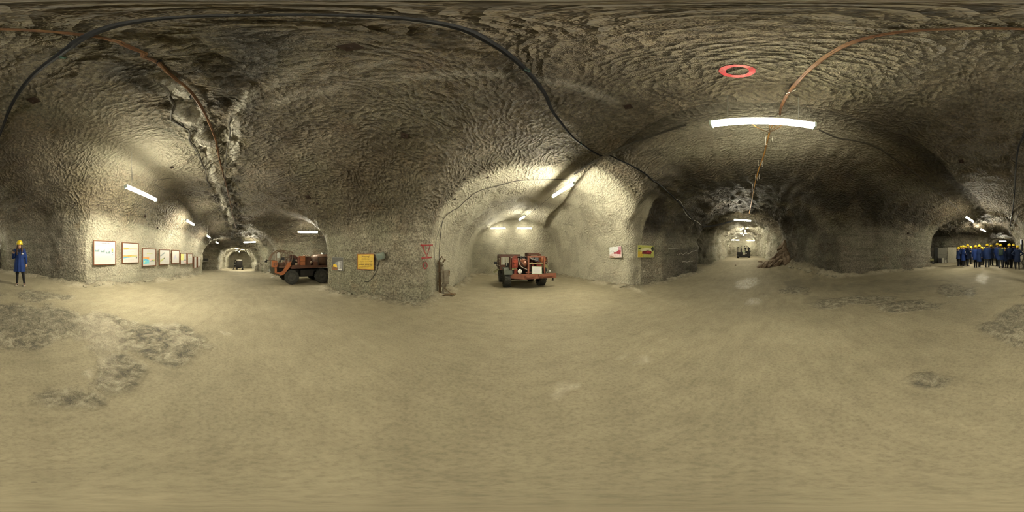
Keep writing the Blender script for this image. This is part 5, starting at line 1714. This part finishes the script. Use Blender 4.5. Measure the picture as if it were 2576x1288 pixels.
fr = empty('metal_stand', q, -az(2379), 'small black metal frame with a pale panel by the grey cabinet', 'stand')
m = MB()
w = .26; hh = .36
for s in (-1, 1): m.box((s * w / 2, 0, hh / 2), (.03, .03, hh))
m.box((0, 0, .03), (w, .03, .03)); m.build('frame', CHASSIS, fr)
MB().box((0, .012, hh / 2 + .02), (w - .05, .012, hh - .08)).build('panel', mat('pale_grey_metal', (.30, .29, .24), .5), fr)
# compressor on wheels
q = chamber(2342.5, 16.2)
cp = empty('compressor', q, -az(2342.5), 'small wheeled compressor half hidden by the wall edge, left of the black cabinet', 'compressor')
m = MB(); m.cyl((-.32, 0, .38), (.18, 0, .38), .15, seg=18); m.ball((.18, 0, .38), .15, (.5, 1, 1)); m.build('tank', OLIVE, cp, True)
m = MB(); m.box((-.1, 0, .62), (.34, .2, .06)); m.box((-.1, 0, .72), (.38, .22, .03)); m.cyl((-.2, 0, .5), (-.2, 0, .7), .03); m.cyl((.0, 0, .5), (.0, 0, .7), .03); m.build('motor', mat('pale_grey_metal', (.30, .29, .24), .5), cp)
m = MB(); m.box((-.12, 0, .18), (.3, .2, .16)); m.build('base', CHASSIS, cp)
wheel(cp, (.20, -.16, .12), .125, .06, lugs=8, side=-1)
# pale block wall at the right of the cabinet
e, w, h = face_box('concrete_block', 2383, 2406, 622, 18.3, .3, mat('pale_concrete', (.30, .28, .22), .8, var=.2), 'pale upright concrete slab between the grey cabinet and the visitors', 'slab')

# reflective strip at the left picture edge; emission stands in for its brightness
P, r, n = wall_frame(2578.5, 614, 5, .10)
wl = empty('reflective_strip', (0, 0, 0), 0, 'upright reflective strip with an added glow in a black holder on the wall left of the lone person', 'lamp')
put(wl, Matrix(((r.x, -n.x, 0, P.x), (r.y, -n.y, 0, P.y), (0, 0, 1, P.z), (0, 0, 0, 1))) @ Matrix.Rotation(-.10, 4, 'Y'))
MB().box((0, -.06, .15), (.045, .05, .34), bevel=.01).build('tube', glow('reflective_strip_glow', (1, .97, .9), 3.0), wl)
for s in (-1, 1): MB().box((s * .07, 0, -.1), (.05, .12, .75), bevel=.01).build('holder_rail', BLACK, wl)
MB().box((0, .02, -.42), (.2, .1, .10)).build('holder_base', BLACK, wl)
cable('cable_loop', [(2577, 632), (2580, 648), (2580, 660), (2577, 666), (2573, 664), (2576.5, 650), (2576, 640)], .022, CABLEDARK, 'loops of dark cable hanging below the upright reflective strip', .05)


# ------------------------------------------------------------------ people
SKIN = mat('skin', (0.50, 0.30, 0.21), .5, var=.06, nscale=20)
COATB = mat('royal_blue_coat', (0.014, 0.036, 0.155), .75, var=.2, nscale=4, spec=.2)
COATN = mat('navy_blue_coat', (0.009, 0.018, 0.052), .75, var=.25, nscale=4, spec=.2)
COATM = mat('blue_coat', (0.012, 0.028, 0.10), .75, var=.2, nscale=4, spec=.2)
TROUS = mat('black_trousers', (0.008, 0.008, 0.010), .8, var=.3)
TROUSG = mat('grey_trousers', (0.035, 0.04, 0.05), .8, var=.3)
SHOE = mat('black_shoe', (0.012, 0.012, 0.012), .5, var=.3)
SHOEG = mat('pale_trainer', (0.42, 0.40, 0.36), .6, var=.2)
SOLE = mat('white_sole', (0.60, 0.58, 0.52), .6)
HELM = mat('yellow_hard_hat', (0.80, 0.60, 0.02), .3, var=.04, coat=.3)
HAIRD = mat('dark_brown_hair', (0.045, 0.02, 0.012), .5, var=.5, nscale=40)
HAIRG = mat('grey_brown_hair', (0.16, 0.12, 0.085), .6, var=.3, nscale=40)


def sd_cone(P, a, b, ra, rb):
    a = np.array(a); b = np.array(b)
    d = b - a; L2 = (d * d).sum()
    t = np.clip(((P - a) @ d) / L2, 0, 1)
    q = P - a - t[..., None] * d
    return (ra + (rb - ra) * t) - np.sqrt((q * q).sum(-1))


def sd_ell(P, c, r):
    q = (P - np.array(c)) / np.array(r)
    k = np.sqrt((q * q).sum(-1))
    return (1 - k) * min(r)


def smax(a, b, k):
    h = np.maximum(k - np.abs(a - b), 0) / k
    return np.maximum(a, b) + h * h * k * .25


def sdf_mesh(fn, lo, hi, res):
    xs = np.arange(lo[0], hi[0], res); ys = np.arange(lo[1], hi[1], res); zs = np.arange(lo[2], hi[2], res)
    P = np.stack(np.meshgrid(xs, ys, zs, indexing='ij'), -1)
    V = fn(P)
    V[0] = V[-1] = -1; V[:, 0] = V[:, -1] = -1; V[:, :, 0] = V[:, :, -1] = -1
    return surface_nets(V, xs, ys, zs)


ARMS = {  # elbow, wrist for right (+x) and left (-x) arm; hand curl; all in body space (x right, y forward)
    'down': (((.245, -.02, 1.13), (.26, .05, .88)), ((-.245, -.02, 1.13), (-.26, .05, .88))),
    'folded': (((.235, .10, 1.14), (-.06, .25, 1.15)), ((-.235, .10, 1.14), (.07, .23, 1.18))),
    'hips': (((.42, -.06, 1.16), (.20, .02, 1.02)), ((-.42, -.06, 1.16), (-.20, .02, 1.02))),
    'front': (((.235, .02, 1.12), (.06, .24, 1.06)), ((-.235, .02, 1.12), (-.06, .24, 1.06))),
    'onehip': (((.245, -.02, 1.13), (.26, .05, .88)), ((-.42, -.06, 1.16), (-.20, .02, 1.02))),
    'phone': (((.26, .03, 1.12), (.20, .26, 1.27)), ((-.25, -.03, 1.13), (-.28, .03, .88))),
}


def hand(m, wrist, direction, palm_n, side, curl=.35, s=1.0):
    """palm with five unequal bent fingers appended to mesh m; side +1 right hand"""
    w = Vector(wrist); d = Vector(direction).normalized()
    n = Vector(palm_n); n = (n - d * n.dot(d)).normalized()
    x = d.cross(n).normalized() * side
    c = w + d * .048 * s
    q = bmesh.ops.create_uvsphere(m.bm, u_segments=10, v_segments=8, radius=1)
    R = Matrix((( x.x, n.x, d.x, c.x), (x.y, n.y, d.y, c.y), (x.z, n.z, d.z, c.z), (0, 0, 0, 1)))
    bmesh.ops.transform(m.bm, matrix=R @ Matrix.Diagonal((.040 * s, .017 * s, .055 * s, 1)), verts=q['verts'])
    for k, (off, L) in enumerate(((-.029, .062), (-.010, .074), (.010, .080), (.028, .070))):
        p = w + d * .085 * s + x * off * s
        pts = [p - d * .02]; ang = 0
        for j, f in enumerate((.45, .32, .23)):
            ang += curl * (1 + .15 * k)
            dd = d * math.cos(ang) + n * math.sin(ang)
            pts.append(pts[-1] + dd * L * f * s + (d * .02 if j == 0 else Vector()))
        m.tube(pts, [.0095 * s, .009 * s, .008 * s, .006 * s], 6)
    p = w + d * .03 * s + x * .030 * s
    m.tube([p, p + x * .022 * s + d * .022 * s + n * .008, p + x * .026 * s + d * .045 * s + n * .02, p + x * .018 * s + d * .062 * s + n * .028], [.012 * s, .011 * s, .009 * s, .006 * s], 6)


def helmet(parent, loc, rot=(0, 0, 0), m_=None):
    m = MB()
    m.lathe([(.118, 0), (.122, .03), (.118, .07), (.100, .115), (.068, .145), (.03, .158), (.004, .160)], (0, 0, 0), 'z', 24)
    for v in m.bm.verts: v.co.y *= 1.16
    m.tube([(0, .13 * math.cos(a), .03 + .135 * math.sin(a)) for a in [PI * (k + .5) / 11 for k in range(11)]], .012, 6)
    o = m.build('hard_hat', m_ or HELM, parent, True)
    o.location = loc; o.rotation_euler = rot
    b = MB()
    b.lathe([(.12, .0), (.138, -.004), (.138, .006), (.12, .012)], (0, 0, 0), 'z', 24, caps=False)
    for v in b.bm.verts:
        v.co.y *= 1.16
        if v.co.y > .02 and v.co.xy.length > .13: v.co.y *= 1.22; v.co.z -= .012
    b.build('brim', m_ or HELM, o, True)
    return o


def person(arms='down', coat=COATB, hem=.60, trous=TROUS, shoe=SHOE, stance=.10, hair='short', hairm=HAIRD, res=.022, lean=0.0, lookdown=0.0, female=False, feet=None, wide=1.0):
    """figure standing at the origin facing +y; parts: body, coat, trousers, shoes, hard hat, hair"""
    root = empty('person')
    (e1, w1), (e2, w2) = ARMS[arms]
    f1 = Vector((stance, 0, 0)) if feet is None else Vector(feet[0]); f2 = Vector((-stance, .03, 0)) if feet is None else Vector(feet[1])
    hipx = .085
    kn1 = Vector((hipx, 0, .92)).lerp(f1 + Vector((0, 0, .09)), .5) + Vector((0, .03, 0)); kn2 = Vector((-hipx, 0, .92)).lerp(f2 + Vector((0, 0, .09)), .5) + Vector((0, .03, 0))
    sw = (.165 if female else .185) * wide
    S1, S2 = (sw, 0, 1.40), (-sw, 0, 1.40)
    hy = .02 + .03 * lookdown; hc = (0, hy, 1.585)
    def body(P):
        v = sd_cone(P, (0, 0, .98), (0, 0, 1.28), .115, .125)
        v = smax(v, sd_cone(P, (-.10, 0, 1.36), (.10, 0, 1.36), .075, .075), .08)
        v = smax(v, sd_cone(P, (0, -.005, 1.38), (0, .01, 1.52), .052, .048), .05)
        v = smax(v, sd_ell(P, hc, (.076, .093, .112)), .03)
        v = smax(v, sd_ell(P, (0, hy + .035, 1.52), (.045, .045, .045)), .03)
        v = smax(v, sd_ell(P, (0, hy + .095, 1.575), (.014, .022, .026)), .012)
        for sx in (-1, 1): v = smax(v, sd_ell(P, (sx * .078, hy - .01, 1.58), (.012, .02, .032)), .01)
        for (k, f, hx) in ((kn1, f1, hipx), (kn2, f2, -hipx)):
            v = smax(v, sd_cone(P, (hx, 0, .93), tuple(k), .085, .056), .05)
            v = smax(v, sd_cone(P, tuple(k), (f.x, f.y, .10), .055, .036), .03)
            v = smax(v, sd_cone(P, (f.x, f.y, .05), (f.x * 1.1, f.y + .16, .04), .036, .028), .03)
        for (s, e, w) in ((S1, e1, w1), (S2, e2, w2)):
            v = smax(v, sd_cone(P, s, e, .05, .040), .04)
            v = smax(v, sd_cone(P, e, w, .040, .026), .02)
        return v
    V, Q = sdf_mesh(body, (-.52, -.22, -.02), (.52, .42, 1.75), res)
    m = MB()
    me = mesh_np('tmp', V, Q); m.bm.from_mesh(me); bpy.data.meshes.remove(me)
    for (e, w, sd) in ((e1, w1, 1), (e2, w2, -1)):
        d = Vector(w) - Vector(e)
        if arms in ('folded', 'front'): nn = Vector((0, -1, 0))
        elif arms == 'phone' and sd == 1: nn = Vector((-.3, -1, .2))
        else: nn = Vector((-sd, 0, 0))
        hand(m, w, d, nn, sd, .45 if not (arms == 'phone' and sd == 1) else .75)
    m.build('body', SKIN, root, True)
    # face
    for sx in (-1, 1):
        MB().ball((sx * .030, hy + .086, 1.597), .011, (1, .5, .7), 8, 6).build('eye', mat('dark_eye', (.02, .015, .012), .3), root, True)
    MB().ball((0, hy + .090, 1.532), .02, (1, .35, .3), 8, 6).build('mouth', mat('lips', (.38, .13, .11), .5), root, True)
    # coat
    hw, hd = (.245, .19) if female else (.25 * wide, .185)
    def coatf(P):
        x, y, z = P[..., 0], P[..., 1], P[..., 2]
        t = np.clip((z - hem) / (1.42 - hem), 0, 1)
        rx = np.interp(t, [0, .45, .62, .85, 1.0], [hw, hw * .86, hw * (.74 if female else .84), hw * .90, hw * .70])
        ry = np.interp(t, [0, .45, .62, .85, 1.0], [hd, hd * .88, hd * .76, hd * .76, hd * .52])
        fold = .010 * np.sin(np.arctan2(y, x) * 9 + z * 2) * (1 - t)
        v = (1 - np.sqrt((x / (rx + fold)) ** 2 + ((y + .0) / (ry + fold)) ** 2)) * ry
        v = np.minimum(v, 1.45 - z)
        v = smax(v, sd_cone(P, (-sw + .03, 0, 1.40), (sw - .03, 0, 1.40), .07, .07), .06)
        for (s, e, w) in ((S1, e1, w1), (S2, e2, w2)):
            v = smax(v, sd_cone(P, s, e, .072, .056), .05)
            ww = Vector(e).lerp(Vector(w), .93)
            v = smax(v, sd_cone(P, e, tuple(ww), .055, .046), .02)
        v = np.minimum(v, z - hem)
        neck = np.sqrt(x ** 2 + (y - .02) ** 2)
        v = np.minimum(v, np.maximum(neck - .062, 1.42 - z))
        return v
    V, Q = sdf_mesh(coatf, (-.56, -.3, hem - .06), (.56, .42, 1.52), res)
    m = MB(); me = mesh_np('tmp', V, Q); m.bm.from_mesh(me); bpy.data.meshes.remove(me)
    ct = m.build('coat', coat, root, True)
    m = MB()
    m.tube([(-.06, .075, 1.43), (-.075, 0, 1.47), (0, -.07, 1.48), (.075, 0, 1.47), (.06, .075, 1.43), (.015, .13, 1.30)], .014, 6)
    m.tube([(0.01, hd * .84, 1.30), (.01, hd * .80, 1.1), (.01, hd * .92, .9), (.01, hd * 1.0, hem + .02)], .005, 4)
    m.build('collar', coat, ct, True)
    # trousers
    def trf(P):
        v = sd_cone(P, (0, 0, .90), (0, 0, 1.0), .13, .12)
        for (k, f, hx) in ((kn1, f1, hipx), (kn2, f2, -hipx)):
            v = smax(v, sd_cone(P, (hx, 0, .92), tuple(k), .10, .073 if not female else .066), .04)
            v = smax(v, sd_cone(P, tuple(k), (f.x, f.y, .09), .070 if not female else .062, .058 if not female else .046), .03)
        return np.minimum(v, np.minimum(P[..., 2] - .065, 1.05 - P[..., 2]))
    V, Q = sdf_mesh(trf, (-.34, -.22, -.0), (.34, .3, 1.1), res)
    m = MB(); me = mesh_np('tmp', V, Q); m.bm.from_mesh(me); bpy.data.meshes.remove(me)
    m.build('trousers', trous, root, True)
    for f in (f1, f2):
        m = MB()
        m.ball((f.x, f.y - .02, .055), .048, (.95, 1.1, 1.0), 12, 8); m.ball((f.x * 1.05, f.y + .09, .040), .050, (.88, 1.9, .75), 12, 8)
        sh = m.build('shoe', shoe, root, True)
        m = MB(); m.box((f.x * 1.03, f.y + .055, .010), (.085, .27, .020), bevel=.008); m.build('sole', SOLE if shoe is not SHOE or female else SHOE, sh)
    if hair == 'long':
        m = MB()
        def hf(P):
            v = sd_ell(P, (0, hy - .025, 1.60), (.095, .095, .11))
            for sx in (-1, 1):
                v = smax(v, sd_cone(P, (sx * .070, hy + .0, 1.60), (sx * .095, .06, 1.42), .042, .050), .03)
                v = smax(v, sd_cone(P, (sx * .095, .06, 1.42), (sx * .085, .115, 1.24), .050, .034), .03)
            v = v + .004 * np.sin(P[..., 0] * 260 + P[..., 2] * 30)
            v = smax(v, sd_cone(P, (0, -.07, 1.55), (0, -.10, 1.30), .08, .05), .03)
            face = sd_ell(P, (0, hy + .085, 1.565), (.058, .07, .085))
            return np.minimum(v, -face)
        V, Q = sdf_mesh(hf, (-.19, -.2, 1.16), (.19, .24, 1.75), .012)
        me = mesh_np('tmp', V, Q); m.bm.from_mesh(me); bpy.data.meshes.remove(me)
        m.build('hair', hairm, root, True)
    else:
        m = MB(); m.ball((0, hy - .022, 1.605), .09, (.93, 1.0, 1.05), 14, 10); m.build('hair', hairm, root, True)
    helmet(root, (0, hy - .012, 1.655), (.04 - .10 * lookdown, 0, 0))
    return root


def place(root, px, yfoot, ytop, turn, label, group='visitors in blue coats and yellow hard hats', dist=None):
    q = hit_floor(px, yfoot)
    if dist is not None:
        q = at_dist(px, dist); q.z = ground(q.x, q.y)
    d = math.hypot(q.x, q.y)
    H = CAMZ + d * math.tan(el(ytop)) - q.z
    s = max(.80, min(1.12, H / 1.795))
    root.location = (q.x, q.y, ground(q.x, q.y) + .004)
    root.scale = (s, s, s)
    root.rotation_euler = (0, 0, -az(px) + math.radians(turn))
    tag(root, label, 'person', group)
    return root


# lone person reading a phone, facing the camera (body x mirrored: her right hand is at the picture's left)
wo = person('phone', COATB, .56, TROUS, SHOE, hair='long', res=.013, female=True, lookdown=1.0, feet=((.10, .02, 0), (-.20, .06, 0)))
place(wo, 49.5, 717.5, 606, 172, 'lone person in a long blue coat, looking at a phone, with long dark hair', None)
wo['group'] = ''
del wo['group']
m = MB(); m.box((0, 0, 0), (.075, .010, .15), bevel=.004); o = m.build('phone', BLACK, None)
MB().box((0, .0055, 0), (.066, .002, .135)).build('screen', mat('dark_phone_screen', (.03, .03, .04), .1), o)
bpy.context.view_layer.update()
o.matrix_world = wo.matrix_world @ Matrix.Translation((.175, .335, 1.375)) @ Euler((.9, 0.2, .5)).to_matrix().to_4x4()
tag(o, 'dark smartphone held up by the lone person at the left', 'phone')
MB().box((-.135, .150, 1.27), (.075, .008, .045), (0, 0, .25)).build('name_badge', mat('white_badge', (.62, .62, .60), .5), wo)
MB().prism([(-.045, 1.43), (.045, 1.43), (.012, 1.30), (-.012, 1.30)], .105, .135, 'y').build('dark_top', TROUS, wo)

# the visitors, seen mostly from behind; prototypes are copied part by part
protos = {}
def proto(key, **kw):
    if key not in protos:
        protos[key] = (person(**kw), [False])
    r, used = protos[key]
    if not used[0]:
        used[0] = True
        return r
    return copy_tree(r)

KINDS_ = {
    'fold': dict(arms='folded', coat=COATM, hem=.66, stance=.09),
    'foldlong': dict(arms='folded', coat=COATN, hem=.60, stance=.10, trous=TROUSG, hairm=HAIRG),
    'bright': dict(arms='front', coat=COATB, hem=.52, stance=.07, shoe=SHOEG, hairm=HAIRG),
    'down': dict(arms='down', coat=COATM, hem=.50, stance=.08, shoe=SHOEG),
    'broad': dict(arms='front', coat=COATM, hem=.62, stance=.12, trous=TROUSG, wide=1.12),
    'navy': dict(arms='front', coat=COATN, hem=.62, stance=.11, wide=1.06),
    'hips': dict(arms='hips', coat=COATN, hem=.56, stance=.13),
    'tall': dict(arms='down', coat=COATB, hem=.62, stance=.08, wide=.95),
}
crowd = [
    ('fold', 2410.5, 669.6, 621.8, -60, 'leftmost visitor of the group, in a dark blue jacket coat, shorter than the next'),
    ('fold', 2417, 668.3, 618.5, -30, 'visitor mostly hidden behind the two leftmost ones'),
    ('bright', 2423, 671.2, 617.8, -70, 'visitor in a bright blue coat with a white scarf, second row from the left'),
    ('fold', 2429.5, 667.8, 619, -20, 'visitor whose hat shows behind the scarf wearer'),
    ('foldlong', 2434, 670, 615, -75, 'tall visitor with folded arms right of the scarf wearer'),
    ('navy', 2442, 664.5, 620, -80, 'visitor further back right of the tall one with folded arms'),
    ('tall', 2454, 673.3, 617.2, -15, 'visitor with back turned in a long blue coat, left one of a touching pair'),
    ('down', 2463.5, 674.8, 616.2, -60, 'visitor in a long blue coat and pale shoes, right one of a touching pair'),
    ('fold', 2470.5, 667.0, 621.8, 30, 'short visitor behind the touching pair on their right'),
    ('navy', 2476, 666.8, 622.5, 0, 'visitor half hidden left of the broad-backed one'),
    ('broad', 2483.5, 672, 613.6, -10, 'broad-backed visitor in blue with grey trousers at the middle of the group'),
    ('navy', 2493.5, 667.8, 616, -25, 'visitor right of the broad-backed one, standing farther away'),
    ('tall', 2508.5, 670.5, 611.8, -35, 'tallest visitor, in a bright blue coat left of the backpack wearer'),
    ('broad', 2517.5, 674.8, 614.4, 0, 'visitor wearing a dark green backpack'),
    ('fold', 2522, 666.5, 623.3, 10, 'visitor whose hat shows just right of the backpack wearer'),
    ('hips', 2527.5, 673.6, 623, 150, 'short visitor turned toward the camera beside the backpack wearer'),
    ('navy', 2535.5, 666.5, 624, 20, 'small far visitor between two backs on the right'),
    ('navy', 2538.8, 674.2, 613.4, 10, 'visitor in navy with dark trousers, third from the right end'),
    ('broad', 2549.5, 673.6, 613.6, -5, 'visitor in dark blue, second from the right end'),
    ('hips', 2559.5, 677.6, 617.5, 8, 'rightmost visitor, nearest the camera, with hands on hips'),
]
placed = {}
for k, (key, px, yf, yt, turn, lb) in enumerate(crowd):
    r = proto(key, **KINDS_[key])
    place(r, px, yf, yt, turn, lb)
    placed[px] = r
bpy.context.view_layer.update()
# backpack and scarf
bp = MB()
bp.box((0, 0, 0), (.34, .20, .50), bevel=.07); bp.box((0, -.11, -.08), (.26, .07, .26), bevel=.03)
o = bp.build('backpack', mat('dark_green_backpack', (.022, .045, .032), .7, var=.35), None, True)
m = MB()
for s in (-1, 1): m.tube(catmull([(s * .10, .08, .20), (s * .12, .20, .26), (s * .13, .34, .16), (s * .12, .33, -.1)], 5), .018, 6)
m.tube([(0, 0, .25), (0, .02, .30), (0, .05, .26)], .012, 6)
m.build('strap', BLACK, o, True)
o.matrix_world = placed[2517.5].matrix_world @ Matrix.Translation((0, -.27, 1.20))
tag(o, 'dark green backpack on a visitor right of the middle of the group', 'backpack')
sc_ = placed[2423]
m = MB(); m.tube(catmull([(-.07, .10, 1.36), (-.085, .0, 1.47), (0, -.085, 1.50), (.085, 0, 1.47), (.075, .10, 1.36), (.08, .17, 1.2)], 5), .026, 8)
m.build('scarf', mat('white_scarf', (.55, .60, .66), .8), sc_, True)
